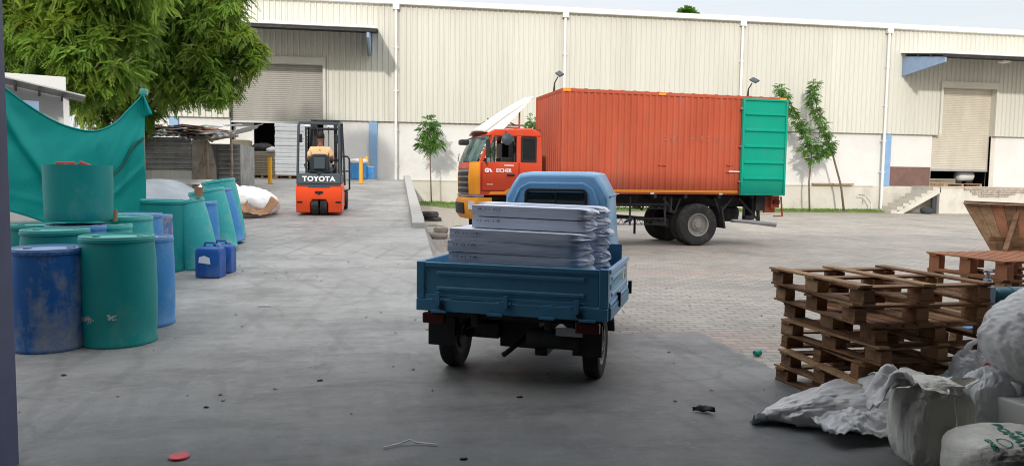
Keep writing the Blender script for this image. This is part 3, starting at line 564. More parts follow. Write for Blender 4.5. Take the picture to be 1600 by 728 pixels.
def tarp(u, v):
    p = lerpP(P_top, u).lerp(lerpP(P_bot, u), v)
    # folds: curved swags below the sagging hem and a long crease from the left post down
    sag = 4*u*(1-u)
    d = .055*math.sin(9*v*(1.3-.5*sag)-2.4*abs(u-.62)*4)*math.exp(-1.2*v)
    d += .14*math.exp(-((v-(u*1.55))/.10)**2)*(1-u)+.05*math.exp(-((v-.62+.35*(u-.85))/.035)**2)*(1 if u > .6 else u/.6)
    d += .035*mn.noise(Vector((u*5, v*3, 1)))+.02*mn.noise(Vector((u*14+v*6, v*5, 4)))
    return p+Vector((.15, -1, 0))*d
b = MB(); b.grid(tarp, 110, 60); b.build('cloth', m_tarp, tp, smooth=True, solid=.006, fixn=False)
b = MB(); b.tube([tarp(i/40, 0)+Vector((0, -.01, 0)) for i in range(41)], .012, 6); b.build('hem_rope', m_tarp, tp, smooth=True)
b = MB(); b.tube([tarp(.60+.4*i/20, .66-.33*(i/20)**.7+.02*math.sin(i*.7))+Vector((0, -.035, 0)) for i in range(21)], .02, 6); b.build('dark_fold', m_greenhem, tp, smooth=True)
q = at_d(224, 149, 10.7)
b = MB(); b.tube([(q.x-.03, q.y+.06, ramp_z(q.y)), (q.x-.03, q.y+.06, q.z+.06)], .018, 8); b.tube([(q.x, q.y+.04, q.z+.06), (q.x-.06, q.y+.04, q.z+.16)], .008, 6); b.build('post', m_oldwood, tp, smooth=True)
b = MB(); b.grid(lambda u, v: q+Vector((.0+u*.14*v+.0, -.05+.03*math.sin(u*6), .02-v*.34+u*.04)), 10, 10); b.build('loose_corner', m_tarp, tp, smooth=True, solid=.005, fixn=False)
b = MB(); b.box((q.x-.05, q.y-.02, q.z+.0), (q.x+.05, q.y+.07, q.z+.09)); b.build('knot', m_teallid, tp, bevel=.015)
q = at_d(-14, 112, 8.9); b = MB(); b.tube([(q.x, q.y+.04, ramp_z(q.y)), (q.x, q.y+.04, q.z+.06)], .03, 8); b.build('post', m_steel, tp, smooth=True)
# second low sheet to the left of the drums
q = on_ramp(40, 8.4)
o = crumple('ground_sheet', m_tarp, lambda u, v: (q.x-.75+1.05*u, q.y-.1+.7*v, q.z+.52+.16*math.sin(u*3+1)+.1*v), 40, 30, .05, 3, 2); tag(o, 'low teal sheet bunched behind the scuffed blue drum', 'tarp')

# ------------------------------------------------------------------ WHITE HUT at the left
q = at_d(104, 160, 15.5); hx, hy = q.x, q.y; hz = 2.0
hut = thing('white_hut', 'small white hut with a dark corrugated awning behind the tarp', 'hut', (hx, hy, 0), R(24))
top = at_d(90, 121, 15.5).z
b = MB(); b.box((-5, 0, 0), (0, 3, top)); b.build('wall', m_plaster, hut, bevel=.01)
b = MB(); ez = at_d(128, 148, 14.2).z; b.corr((.28, -1.3, ez), (0, 1, 0), (-1, 0, .2), 1.28, 5.2, .2, .035, .35); b.build('awning', m_corr_old, hut, solid=.01, fixn=False)
b = MB()
for i in range(8): b.box((-.1-i*.4, -1.3, ez-.02+.08*i), (-.06-i*.4, -.01, ez+.05+.08*i))
b.build('rafters', m_chassis, hut)
b = MB(); b.box((-5, -1.0, ez-.32), (-.5, -.9, ez-.12)); b.build('blue_beam', m_bluebr, hut)
b = MB(); b.box((-.09, -1.0, 0), (.01, -.9, ez-.02)); b.build('pillar', m_plaster, hut)

# ------------------------------------------------------------------ TREES
def leaf_mesh(name, fronds, m, parent, nl=6, ll=.10, lw=.032):
    vs = []; fs = []
    for (o, d, L_, s) in fronds:
        d = d.normalized(); side = d.cross(Vector((0, 0, 1)))
        if side.length < .05: side = Vector((1, 0, 0))
        side.normalize(); side = (Matrix.Rotation(random.uniform(-.7, .7), 3, d)@side)
        for i in range(nl):
            t = (i+.6)/nl; c = o+d*L_*t+Vector((0, 0, -.35*L_*t*t))
            for sg in (-1, 1):
                tip = c+(side*sg*.85+d*.55+Vector((0, 0, -.45)))*ll*s*(1-.35*t); wv = d*lw*s
                k = len(vs); mid = c.lerp(tip, .45); vs += [c, mid+wv, tip, mid-wv]; fs.append((k, k+1, k+2, k+3))
    b = MB(); b.v = vs; b.f = fs; return b.build(name, m, parent, fixn=False)
def big_tree(label, base, lobes, nfr, L_, seed, ll, extra=()):
    random.seed(seed); t = thing('neem_tree', label, 'tree', base); fr = []; c0 = Vector(base)
    wts = [r**2 for (c, r) in lobes]; tot = sum(wts)
    for (c, r), wt in zip(lobes, wts):
        # clumps inside the lobe
        ncl = max(4, int(14*r))
        cl = []
        for i in range(ncl):
            v = Vector((random.gauss(0, 1), random.gauss(0, 1), random.gauss(0, 1))).normalized(); cl.append((c+Vector((v.x*r, v.y*r*.8, v.z*r*.8))*random.uniform(.45, 1), random.uniform(.25, .5)*r))
        for i in range(int(nfr*wt/tot)):
            cc, cr_ = random.choice(cl); v = Vector((random.gauss(0, 1), random.gauss(0, 1), random.gauss(0, 1)+.2)).normalized()
            o = cc+v*cr_*random.uniform(.35, 1); d = v+Vector((0, 0, -.35)); d = v*.45+Vector((random.gauss(0, .5), random.gauss(0, .5), random.gauss(-.45, .35))); fr.append((o-c0, d, L_*random.uniform(.7, 1.25), random.uniform(.75, 1.2)))
    leaf_mesh('crown', fr, m_leaf, t, 7, ll)
    b = MB(); h = min(c.z for c, r in lobes)-.2
    b.tube([(0, 0, -.3), (.08, .02, h*.3), (-.05, 0, h*.6), (.1, .1, h)], [.28, .22, .19, .16], 10); b.build('trunk', m_bark, t, smooth=True)
    for c, r in lobes:
        p = c-c0; s = Vector((.05, .05, h*random.uniform(.6, 1))); mid = s.lerp(p, .5)+Vector((0, 0, .3)); b = MB(); b.tube([s, mid, p, p+Vector((random.uniform(-.6, .6), random.uniform(-.5, .5), r*.7))], [.1, .07, .045, .015], 7); b.build('limb', m_bark, t, smooth=True)
    return t
def lob(L_): return [(at_d(px, py, D), r) for px, py, D, r in L_]
T2 = lob([(250, 40, 22, 1.7), (305, 20, 22, 1.4), (335, 80, 21.5, 1.1), (372, 62, 21.5, .7), (300, 110, 21.5, 1.15), (338, 132, 21, .6), (230, 110, 21.5, 1.3), (180, 70, 22.5, 1.6), (190, 150, 22, 1.1), (260, 140, 22.5, 1.0), (392, 88, 21.5, .5), (290, -60, 22, 1.9), (330, -50, 22, 1.2), (200, -60, 22.5, 1.9), (150, 165, 22.5, .9), (330, 155, 21, .4), (362, 15, 21.5, .75), (215, 185, 22.5, .7), (120, 120, 22.8, 1.3)])
bb = at_d(190, 300, 22.5); big_tree('broad green tree whose crown hides the left end of the warehouse', (bb.x, bb.y, 1.0), T2, 26000, .25, 5, .074)
T1 = lob([(60, 50, 17.5, 1.35), (120, 40, 17.5, 1.2), (150, 90, 17.2, .9), (90, 95, 17, .85), (30, 95, 17.5, 1.0), (170, 30, 17.6, .9), (60, -50, 17.5, 1.6), (160, -50, 17.5, 1.5), (130, 130, 17, .7), (175, 115, 17, .55), (5, 20, 17.5, 1.2)])
bb = at_d(70, 300, 18.4); big_tree('feathery leaved tree rising behind the white hut', (bb.x, bb.y, .6), T1, 15000, .28, 6, .084)
def sapling(label, pts, rad, clusters, name='sapling', group=None, n=50, L_=.30, ll=.12):
    t = thing(name, label, 'tree', pts[0]); o0 = Vector(pts[0]); b = MB(); b.tube([Vector(p)-o0 for p in pts], rad, 8); b.build('trunk', m_bark, t, smooth=True)
    fr = []
    for c, r in clusters:
        for i in range(int(n*max(1, r*3))):
            v = Vector((random.gauss(0, 1), random.gauss(0, 1), random.gauss(0, .8))).normalized(); fr.append((Vector(c)-o0+v*r*random.uniform(.1, .75), v+Vector((0, 0, -.3)), L_*random.uniform(.6, 1.1), random.uniform(.8, 1.3)))
    leaf_mesh('crown', fr, m_leaf2, t, 4, ll, .035); return t
Y1 = 35.4
s1 = [at_y(674, 318, Y1), at_y(673, 280, Y1), at_y(672, 240, Y1), at_y(673, 195, Y1)]
sapling('slim young tree with a tufted crown beside the ramp kerb', s1, [.035, .03, .025, .01], [(at_y(x, y, Y1), r) for x, y, r in ((671, 190, .35), (663, 203, .35), (682, 200, .32), (672, 213, .42), (661, 224, .32), (684, 222, .32), (672, 230, .3))], n=40, L_=.34, ll=.17)
s2 = [at_y(1265, 331, 36), at_y(1264, 285, 36), at_y(1268, 240, 36), at_y(1258, 210, 35.9), at_y(1240, 170, 35.8), at_y(1224, 140, 35.7)]
c2 = [(at_y(x, y, 35.9), r) for x, y, r in ((1219, 138, .35), (1226, 150, .28), (1234, 168, .25), (1240, 180, .25), (1247, 192, .28), (1255, 200, .3), (1262, 212, .4), (1272, 225, .45), (1258, 232, .4), (1282, 240, .4), (1268, 248, .3), (1290, 232, .3))]
sapling('young tree beside the lorry tail with its leafy top bent to the left', s2, [.05, .045, .04, .035, .025, .01], c2, 'leaning_tree')
s3 = [at_y(1319, 333, 36.2), at_y(1314, 290, 36.2), at_y(1302, 245, 36.2), at_y(1288, 205, 36.1), at_y(1276, 170, 36.1), at_y(1272, 138, 36)]
c3 = [(at_y(x, y, 36.1), r) for x, y, r in ((1273, 133, .3), (1270, 145, .32), (1269, 158, .3), (1273, 170, .25), (1280, 182, .25), (1286, 196, .28), (1292, 208, .28), (1298, 222, .25), (1296, 235, .2))]
sapling('taller bowed tree with a bare curved lower trunk right of the first one', s3, [.06, .055, .05, .04, .03, .01], c3, 'leaning_tree')
s4 = [at_y(835, 322, 35.6), at_y(835, 260, 35.6), at_y(833, 200, 35.6)]
sapling('young tree mostly hidden behind the lorry cab', s4, [.04, .03, .01], [(at_y(x, y, 35.6), r) for x, y, r in ((833, 190, .4), (826, 205, .35), (842, 202, .35), (835, 222, .4), (838, 240, .3))])
s5 = [at_y(768, 322, 35.6), at_y(767, 260, 35.6), at_y(766, 200, 35.6)]
sapling('short young tree whose tip shows above the windscreen of the lorry', s5, [.04, .03, .01], [(at_y(x, y, 35.6), r) for x, y, r in ((765, 194, .3), (764, 210, .35), (768, 230, .4))])
q = at_d(1073, 14, 62)
t = thing('roof_tree', 'treetop just visible above the warehouse roof', 'tree', (q.x, q.y+30, 0)); o0 = Vector((q.x, q.y+30, 0)); fr = []
q = at_d(1073, 22, 92)
t.location = (q.x, q.y, 0); o0 = Vector((q.x, q.y, 0))
for i in range(900):
    v = Vector((random.gauss(0, 1), random.gauss(0, 1), random.gauss(0, .6))).normalized(); fr.append((q-o0+Vector((v.x*1.1, v.y*1.1, v.z*.9-.2))*random.uniform(.2, 1), v, .5, 1.4))
leaf_mesh('crown', fr, m_leaf2, t, 5, .22, .07); b = MB(); b.tube([(0, 0, 0), (0, 0, q.z-.3)], [.4, .15], 8); b.build('trunk', m_bark, t, smooth=True)

# ------------------------------------------------------------------ SHACK
p0 = at_d(232, 280, 23); sh = thing('tin_shack', 'makeshift corrugated tin shack with scrap weighing down its roof', 'shack', (p0.x, p0.y, ramp_z(p0.y)))
zb = ramp_z(p0.y); X = lambda px, D=23: (at_d(px, 250, D)-p0).x
def Z(py, D=23, px=300): return at_d(px, py, D).z-zb
def rowz(b, x0, x1, z0, z1, y, pitch=.09, amp=.022):  # horizontal corrugation
    b.corr((x1, y, z0), (0, 0, 1), (-1, 0, 0), z1-z0, x1-x0, pitch, amp, .45)
b = MB(); rowz(b, X(150), X(298), Z(268), Z(215), 0, .15, .07); b.build('tin_wall', m_corr_old, sh, solid=.004, fixn=False)
b = MB(); b.corr((X(150), -.02, 0), (1, 0, 0), (0, 0, 1), X(298)-X(150), Z(267), .3, .02, .15); b.build('board_wall', m_clad, sh, solid=.004, fixn=False)
b = MB(); b.add([(X(299), -.05, 0), (X(335), -.05, 0), (X(335), -.05, Z(262)), (X(327), -.05, Z(225)), (X(318), -.05, Z(212)), (X(299), -.05, Z(214))], [(0, 1, 2, 3, 4, 5)]); b.build('grey_board', mat('board_grey', (.36, .33, .28), .85, 0, .2, 2, dirt=(.2, .17, .13), damt=.6), sh, solid=.02)
b = MB(); rowz(b, X(328), X(362), 0, Z(222), .9, .15, .07); b.box((X(150), .95, 0), (X(362), 3.4, Z(222))); b.build('rear_wall', m_corr_old, sh)
def roofz(x, v): return Z(216)+.25*v+.04*math.sin(x*2)+(.0 if x < X(318) else .10*(x-X(318))**2)
b = MB(); x0, x1 = X(140), X(378)
def rf(u, v):
    x = x0+(x1-x0)*u; curl = max(0, (u-.86)/.14); return (x-.0*v, -.45+3.9*v, Z(214)+.42*v+.03*math.sin(u*150)+curl**2*.30+(-.12 if u > .6 and u < .86 and v < .3 else 0)*math.sin((u-.6)/.26*PI))
b.grid(rf, 300, 12); b.build('tin_roof', m_galv, sh, solid=.004, smooth=True, fixn=False)
b = MB()
for i in range(46):
    u = random.uniform(.08, .80); v = random.uniform(.02, .75); p = Vector(rf(u, v)); b.M = Matrix.Translation(p+Vector((0, 0, .06+random.uniform(0, .14))))@Euler((random.uniform(-.1, .1)+.1, random.uniform(-.12, .12), random.uniform(-.35, .35))).to_matrix().to_4x4()
    L_ = random.uniform(.3, 1.0); b.box((-L_/2, -random.uniform(.04, .2), 0), (L_/2, random.uniform(.04, .2), random.uniform(.015, .05)))
b.M = Matrix(); o = b.build('scrap_boards', m_wood3, sh)
for i in range(16):
    b = MB(); u = random.uniform(.1, .86); v = random.uniform(.05, .8); p = Vector(rf(u, v)); b.M = Matrix.Translation(p+Vector((0, 0, .16+random.uniform(0, .1))))@Euler((random.uniform(-.1, .2), random.uniform(-.15, .15), random.uniform(-.6, .6))).to_matrix().to_4x4(); b.box((-.3, -.25, 0), (.3, .25, .012)); b.M = Matrix(); b.build('scrap_sheet', m_galv, sh)
for (a, c) in (((X(302), -.25, 0), (X(325), -.25, Z(217))), ((X(325), -.3, 0), (X(323), -.3, Z(212))), ((X(312), -.22, Z(257)), (X(335), -.22, Z(254))), ((X(324), -.4, Z(213)), (X(335), -.5, Z(222))), ((X(330), -.5, Z(220)), (X(374), -.5, Z(212))), ((X(362), -.5, 0), (X(363), -.5, Z(212)))):
    a = Vector(a); c = Vector(c); b = MB(); b.tube([a, a.lerp(c, .5)+Vector((.03, 0, .02)), c], [.05, .04, .035], 7); b.build('pole', m_oldwood, sh, smooth=True)
q0 = at_d(225, 283, 19); q1 = at_d(332, 281, 19); b = MB(); b.box((0, 0, 0), ((q1-q0).length, .12, .13)); o = b.build('rail', m_galv); tag(o, 'pale galvanised beam lying across in front of the tin shack', 'beam', loc=(q0.x, q0.y, q0.z-.07), rz=math.atan2((q1-q0).y, (q1-q0).x))
for px in (240, 322):
    q = at_d(px, 283, 19.1); b = MB(); b.box((-.06, -.05, ramp_z(q.y)), (.06, .05, q0.z-.07)); tag(b.build('support_block', m_oldwood), 'wooden prop under the %s end of the galvanised beam' % ('left' if px < 300 else 'right'), 'prop', loc=(q.x, q.y, 0))
# grey plastic covered heap
c = on_ramp(262, 14.6)
def cov(u, v):
    a = PI*u; return (c.x-1.15+2.1*u, c.y-.9+1.8*v, c.z+max(0, .98*math.sin(PI*min(1, max(0, .12+.80*u)))**.6*(math.sin(PI*(.08+.84*v)))**.45+.02*math.sin(v*22+u*6)+.02*mn.noise(Vector((u*6, v*9, 0)))))
b = MB(); b.grid(cov, 60, 50); o = b.build('plastic_cover', m_film, smooth=True, solid=.004, fixn=False); tag(o, 'crinkled grey plastic sheet draped over a hump behind the drums', 'plastic sheet')
# heap of white sacks and cardboard
hp = on_ramp(368, 17.2)
for i, (dx, dy, dz, sx, sy, sz, lab) in enumerate(((-.35, .2, .18, 1.0, .9, .62, 'bulging white sack on top left of the cardboard heap'), (.35, .25, .12, 1.1, .8, .52, 'long white sack sagging down the right of the cardboard heap'))):
    o = blob('white_sack', m_bright, (sx, sy, sz), e=.8, wr=.03, wf=2.6, seed=i+3, sub=5, fc=.07, ff=3.5); tag(o, lab, 'sack', 'white sacks on the cardboard heap', loc=(hp.x+dx, hp.y+dy, hp.z+dz), rz=-.2*i)
    o.rotation_euler = (0, .28*i, -.2*i)
for i, (dx, dy, dz, sx, sy, lab, ty, tx) in enumerate(((-.35, -.5, .35, .6, .5, 'tall torn cardboard piece at the left of the heap', .2, -.9), (.05, -.55, .12, .7, .5, 'folded cardboard sheet at the middle of the heap', -.15, -.5), (.62, -.45, .10, .8, .5, 'curled cardboard flap reaching out to the right of the heap', -.3, -.25))):
    o = crumple('cardboard', m_card, lambda u, v: (sx*(u-.5), sy*(v-.5), .12*math.sin(u*5+i)), 30, 24, .06, 3.5, i, thick=.008); tag(o, lab, 'cardboard', 'torn cardboard pieces', loc=(hp.x+dx, hp.y+dy, hp.z+dz+.1)); o.rotation_euler = (tx*-1, ty, .2*i)

# ------------------------------------------------------------------ DOCK GOODS
def slab_stack(name, label, cat, px0, px1, pyb, pyt, Yd, depth, nl, m, pal=True, jit=.02, grp=None):
    a = at_y(px0, pyb, Yd); c_ = at_y(px1, pyb, Yd); top = at_y(px0, pyt, Yd).z; z0 = 1.46 if Yd > 31 else ramp_z(Yd)+.01
    t = thing(name, label, cat, (a.x, Yd, z0), 0, grp); wd = c_.x-a.x; zz = 0
    if pal:
        b = MB()
        for x in (0, wd/2-.05, wd-.1): b.box((x, 0, .0), (x+.1, depth, .1))
        b.box((0, 0, .1), (wd, depth, .125)); b.build('pallet', m_wood2, t); zz = .128
    h = (top-z0-zz)/nl; b = MB()
    for i in range(nl):
        j = random.uniform(-jit, jit); b.box((j, random.uniform(-jit, jit), zz+i*h), (wd+j*.6, depth, zz+(i+1)*h-.004))
    b.build('layers', m, t, bevel=.028, seg=3); return t
slab_stack('white_package_stack', 'tall stack of white wrapped packages on a pallet by the open door', 'stack', 430, 476, 279, 193, 31.2, 1.1, 14, m_bright, jit=.015)
slab_stack('board_stack', 'stack of flat brown board sheets left of the white stack', 'stack', 391, 428, 274, 236, 33.2, 1.2, 14, m_carton, jit=.015)
slab_stack('carton_stack', 'high stack of plain cartons right behind the shack', 'stack', 362, 389, 276, 218, 32.5, 1.0, 5, m_carton, pal=False, jit=.04)
q = at_y(411, 233, 33.6); o = blob('dark_bag', m_chassis, (1.0, .8, .32), e=.8, wr=.05, sub=4); tag(o, 'dark bag slumped on top of the board sheets', 'bag', loc=(q.x, 33.7, q.z-.10))
o = blob('grey_bag', m_sack, (.45, .5, .2), e=.8, wr=.04, sub=4); q = at_y(424, 236, 33.3); tag(o, 'small pale bag on the right edge of the board sheets', 'bag', loc=(q.x, 33.4, q.z-.04))
q = at_y(384, 238, 36.5); 
b = MB(); b.box((-7.85, W+.5, 1.46), (-6.9, W+.6, 4.6)); b.build('inner_wall', m_plaster, wh)
def bollard(label, p):
    t = thing('bollard', label, 'bollard', p, 0, 'yellow bollards'); b = MB(); b.tube([(0, 0, 0), (0, 0, .98)], .075, 14); b.build('bollard_post', m_yellow, t, smooth=2); b = MB(); b.box((-.12, -.12, 0), (.12, .12, .02)); b.build('base_plate', m_yellow, t); return t
def rp(px, Y): p = at_y(px, 285, Y); return (p.x, Y, (1.455 if Y > 31 else ramp_z(Y)+.008))
b0 = bollard('yellow bollard behind the heap of white sacks', rp(371, 28.2)); bl = dup(b0, loc=rp(422, 28.4), label='yellow bollard in front of the board stack'); dup(b0, loc=rp(564, 29.0), label='yellow bollard right of the forklift before the blue bin'); dup(b0, loc=rp(573, 31.8), label='yellow bollard half hidden right of the blue bin')
q = at_y(560, 280, 31.6); t = thing('blue_bin', 'blue bin with a white cloth over its rim near the dock wall', 'bin', (q.x, 31.6, 1.455)); b = MB(); b.lathe([(.30, 0), (.33, .02), (.35, .72), (.33, .72), (.3, .06), (0, .05)], 24); b.build('bin_body', m_blue2, t, smooth=2)
o = blob('white_cloth', m_sack, (.72, .7, .2), t, e=.7, wr=.03, sub=4); o.location = (0, 0, .66)
t = thing('small_blue_box', 'blue crate beside the white clothed bin', 'crate', (q.x+.42, 31.9, 1.455)); b = MB(); b.box((-.2, -.2, 0), (.2, .2, .55)); b.build('crate_body', m_blue2, t, bevel=.02); b = MB(); b.box((-.22, -.22, .5), (.22, .22, .56)); b.build('rim', m_bluelid, t, bevel=.01)
# floodlight poles
def lamp(label, px, pyt, Y, rz):
    p = at_y(px, 300, Y); z = at_y(px, pyt, Y).z; t = thing('street_lamp', label, 'street lamp', (p.x, Y, 0), rz, 'yard lamps')
    b = MB(); b.tube([(0, 0, 0), (0, 0, z-.75), (.02, 0, z-.45), (.14, -.1, z-.2)], [.06, .05, .03, .025], 10); b.build('pole', m_chassis, t, smooth=True)
    b = MB(); b.M = Matrix.Translation((.18, -.18, z-.08))@Euler((.5, -.5, 0)).to_matrix().to_4x4(); b.box((-.12, -.25, -.04), (.12, .2, .04)); b.build('lamp_head', m_fgrey, t, bevel=.03); return t
lamp('slim dark yard lamp showing above the front of the lorry box', 863, 113, 31, 0); lamp('slim dark yard lamp showing above the green door of the lorry box', 1163, 123, 31, 0)

# ------------------------------------------------------------------ WHEEL (axis along x; outer face at +x)
def wheel(parent, loc, r, wd, rim_r, m_rim, flip=1, rz=0, lugs=8, name='wheel'):
    t = bpy.data.objects.new(name, None); C.objects.link(t); t.parent = parent; t.location = loc; t.rotation_euler = (0, 0, rz if flip == 1 else rz+PI)
    b = MB(); h = wd/2
    b.lathe([(rim_r, -h*.8), (r*.86, -h), (r*.95, -h*.92), (r*.985, -h*.7)]+[(r*(1 if i % 2 else .975), h*(-.66+.132*i)) for i in range(11)]+[(r*.985, h*.7), (r*.95, h*.92), (r*.86, h), (r*.72, h*.93), (rim_r, h*.8), (rim_r*.97, 0), (rim_r, -h*.8)], 44, 'x')
    b.build('tyre', m_rubber, t, smooth=2)
    b = MB(); b.lathe([(rim_r*1.0, h*.86), (rim_r*.9, h*.8), (rim_r*.85, h*.3), (rim_r*.55, h*.2), (rim_r*.5, h*.55), (rim_r*.32, h*.62), (rim_r*.28, h*.9), (0, h*.92)], 32, 'x'); b.lathe([(rim_r*.98, -h*.6), (rim_r*.5, -h*.3), (0, -h*.3)], 32, 'x')
    bd = MB(); bd.lathe([(rim_r*1.02, -h*.86), (rim_r*.7, -h*.7), (rim_r*.6, -h*.95), (0, -h*.95)], 28, 'x'); bd.build('brake_drum', m_chassis, t, smooth=2)
    for i in range(lugs): a = 2*PI*i/lugs; b.lathe([(rim_r*.06, h*.5), (rim_r*.06, h*.72), (0, h*.72)], 6, 'x', (0, math.cos(a)*rim_r*.42, math.sin(a)*rim_r*.42))
    b.build('rim', m_rim, t, smooth=2); return t
# ------------------------------------------------------------------ ORANGE LORRY
LT = thing('box_lorry', 'orange box lorry with red cab, amber bumper and green rear door folded open', 'lorry', (7.22, 16.80, 0), R(5.5))
BX0, BX1, BZ0, BZ1, BY0, BY1 = -3.52, 2.27, 1.24, 3.62, -.02, 2.12
cb = bpy.data.objects.new('cargo_box', None); C.objects.link(cb); cb.parent = LT
b = MB(); b.corr((BX0+.06, BY0+.03, BZ0+.09), (1, 0, 0), (0, 0, 1), BX1-BX0-.12, BZ1-BZ0-.17, .155, .035, .42); b.build('side_panel', m_orange, cb, solid=.004, fixn=False)
b = MB(); b.corr((BX0+.03, BY1-.06, BZ0+.09), (0, -1, 0), (0, 0, 1), BY1-BY0-.12, BZ1-BZ0-.17, .155, .035, .42); b.build('front_panel', m_orange, cb, solid=.004, fixn=False)
b = MB(); b.corr((BX1-.06, BY1-.03, BZ0+.09), (-1, 0, 0), (0, 0, 1), BX1-BX0-.12, BZ1-BZ0-.17, .155, .035, .42); b.build('side_panel', m_orange, cb, solid=.004, fixn=False)
b = MB(); b.corr((BX0+.03, BY0+.03, BZ1-.03), (1, 0, 0), (0, 1, 0), BX1-BX0-.06, BY1-BY0-.06, .3, .04, .4); b.build('roof_panel', m_orange, cb, solid=.004, fixn=False)
b = MB(); b.box((BX0+.1, BY0+.1, BZ0+.02), (BX1-.03, BY1-.1, BZ0+.08)); b.box((BX1-.06, BY0+1.05, BZ0+.1), (BX1-.01, BY1-.06, BZ1-.1)); b.build('floor_and_door', m_orange, cb)
b = MB()
for x in (BX0, BX1-.07):
    for y in (BY0, BY1-.07): b.box((x, y, BZ0), (x+.07, y+.07, BZ1))
for y in (BY0, BY1-.07): b.box((BX0+.07, y, BZ1-.08), (BX1-.07, y+.07, BZ1)); b.box((BX0+.07, y, BZ0), (BX1-.07, y+.07, BZ0+.09))
for x in (BX0, BX1-.07): b.box((x, BY0+.07, BZ1-.08), (x+.07, BY1-.07, BZ1)); b.box((x, BY0+.07, BZ0), (x+.07, BY1-.07, BZ0+.09))
b.build('frame_rails', m_orange, cb, bevel=.008)
b = MB(); b.box((BX0+.02, BY0-.012, BZ0+.045), (1.0, BY0-.002, BZ0+.10)); b.build('amber_stripe', m_amberline, cb)
for x in (BX0+.01, -1.15, BX1-.19): b = MB(); b.box((x, BY0-.012, BZ1-.068), (x+.18, BY0-.002, BZ1-.015)); b.build('reflector', m_amberline, cb)
b = MB()
for x in (-2.9, -1.3, .5, 1.9): b.box((x, BY0-.014, BZ0+.0), (x+.09, BY0-.002, BZ0+.035))
b.build('marker_strip', m_letter, cb)
for x, z in ((-1.12, 1.92), (.66, 1.95), (.66, 1.78)): b = MB(); b.box((x, BY0-.03, z), (x+.20, BY0-.005, z+.025)); b.build('hinge_plate', m_orange, cb)
# scuffed remains of removed letters
m_scuff = mat('scuffed_paint', (.36, .17, .11), .8, 0, .3, 20)
random.seed(21)
for i, xx in enumerate((-.93, -.76, -.60, -.28, -.04, .18, .40)):
    b = MB()
    for k in range(7): x = xx+random.uniform(-.05, .05); z = 2.55+random.uniform(-.05, .06); s_ = random.uniform(.010, .026); b.add([(x, BY0-.0085, z), (x+s_, BY0-.0085, z+random.uniform(-.01, .01)), (x+s_*.6, BY0-.0085, z+s_*1.4), (x-.01, BY0-.0085, z+s_)], [(0, 1, 2, 3)])
    b.build('scuffed_letter', m_scuff, cb, solid=.002)
# green door leaf folded flat along the side
b = MB(); gx0, gx1, gz0, gz1 = 1.02, 2.24, BZ0-.01, BZ1-.06; gy = BY0-.09
b.box((gx0, gy, gz0), (gx1, gy+.05, gz1)); b.build('door_leaf', m_green, cb, bevel=.006); dl = kids(cb)[-1]
b = MB()
for x in (gx0, gx1-.05): b.box((x, gy-.035, gz0), (x+.05, gy-.001, gz1))
for z in (gz0, gz1-.05): b.box((gx0+.05, gy-.035, z), (gx1-.05, gy-.001, z+.05))
b.build('door_rim', m_green, dl, bevel=.006)
for i in range(1, 6):
    z = gz0+(gz1-gz0)*i/6+.02; b = MB(); b.prism([(0, 0)], 0, 0) if False else None
    b.hexa([(gx0+.05, gy-.002, z-.045), (gx1-.05, gy-.002, z-.045), (gx1-.05, gy-.002, z+.045), (gx0+.05, gy-.002, z+.045), (gx0+.07, gy-.04, z-.02), (gx1-.07, gy-.04, z-.02), (gx1-.07, gy-.04, z+.02), (gx0+.07, gy-.04, z+.02)]); b.build('pressed_rib', m_green, dl)
for z in (1.55, 2.4, 3.3): b = MB(); b.box((gx0-.05, gy-.01, z), (gx0+.02, gy+.03, z+.03)); b.build('latch', m_steel, dl)
b = MB(); b.tube([(.72, BY0-.05, 1.80), (1.0, BY0-.05, 1.80)], .013, 6); b.build('door_hook', m_letter, cb)
# chassis
b = MB()
for y in (.55, 1.45): b.box((-5.2, y, .93), (2.25, y+.08, 1.20))
for x in (-4.2, -2.6, -1.1, .6, 2.1): b.box((x, .3, 1.12), (x+.1, 1.8, 1.23))
for x in (-3.2, -2.2, -1.2, -.4, .5, 1.4): b.box((x, .0, 1.15), (x+.07, 2.1, 1.235))
b.box((-.5, .6, .42), (.5, 1.5, .62)); b.tube([(0, .3, .5), (0, 1.8, .5)], .13, 10); b.box((-.25, .85, .35), (.25, 1.25, .7)); b.tube([(-3.6, 1.0, .8), (-.2, 1.0, .55)], .05, 8); b.box((-3.3, .9, .55), (-2.5, 1.75, 1.0))
b.build('chassis', m_chassis, LT)
for y in (.12, 1.98):
    for x0 in (-.72, .72):
        b = MB(); b.hexa([(x0-.02, y-.1, .42), (x0+.02, y-.1, .42), (x0+.02, y+.42*(1 if y < 1 else -1)+(.1), .42), (x0-.02, y+.42*(1 if y < 1 else -1)+.1, .42), (x0-.12, y-.1, .95), (x0-.08, y-.1, .95), (x0-.08, y+.5*(1 if y < 1 else -1), .95), (x0-.12, y+.5*(1 if y < 1 else -1), .95)]) if x0 > 0 else b.box((x0-.02, y-.08, .8), (x0+.02, y+.3, 1.15))
        b.build('mudguard', m_rubber, LT)
    for dx in (-.6, .62): b = MB(); b.bar((dx*.75, y, 1.15), (dx, y, .78), .04); b.bar((dx*1.5, y, 1.15), (dx, y, .78), .04); b.build('guard_bracket', m_chassis, LT)
m_rim = mat('dull_rim', (.36, .34, .31), .5, .3, .15, 6, dirt=(.14, .11, .09), damt=.7, dscale=6)
for y, fl in ((.14, -1), (.46, -1), (1.64, 1), (1.96, 1)): wheel(LT, (0, y, .51), .51, .27, .28, m_rim, 1, -PI/2 if fl == -1 else PI/2)
for y, fl in ((.20, -1), (1.90, 1)): wheel(LT, (-4.75, y, .51), .51, .27, .28, m_rim, 1, -PI/2 if fl == -1 else PI/2)
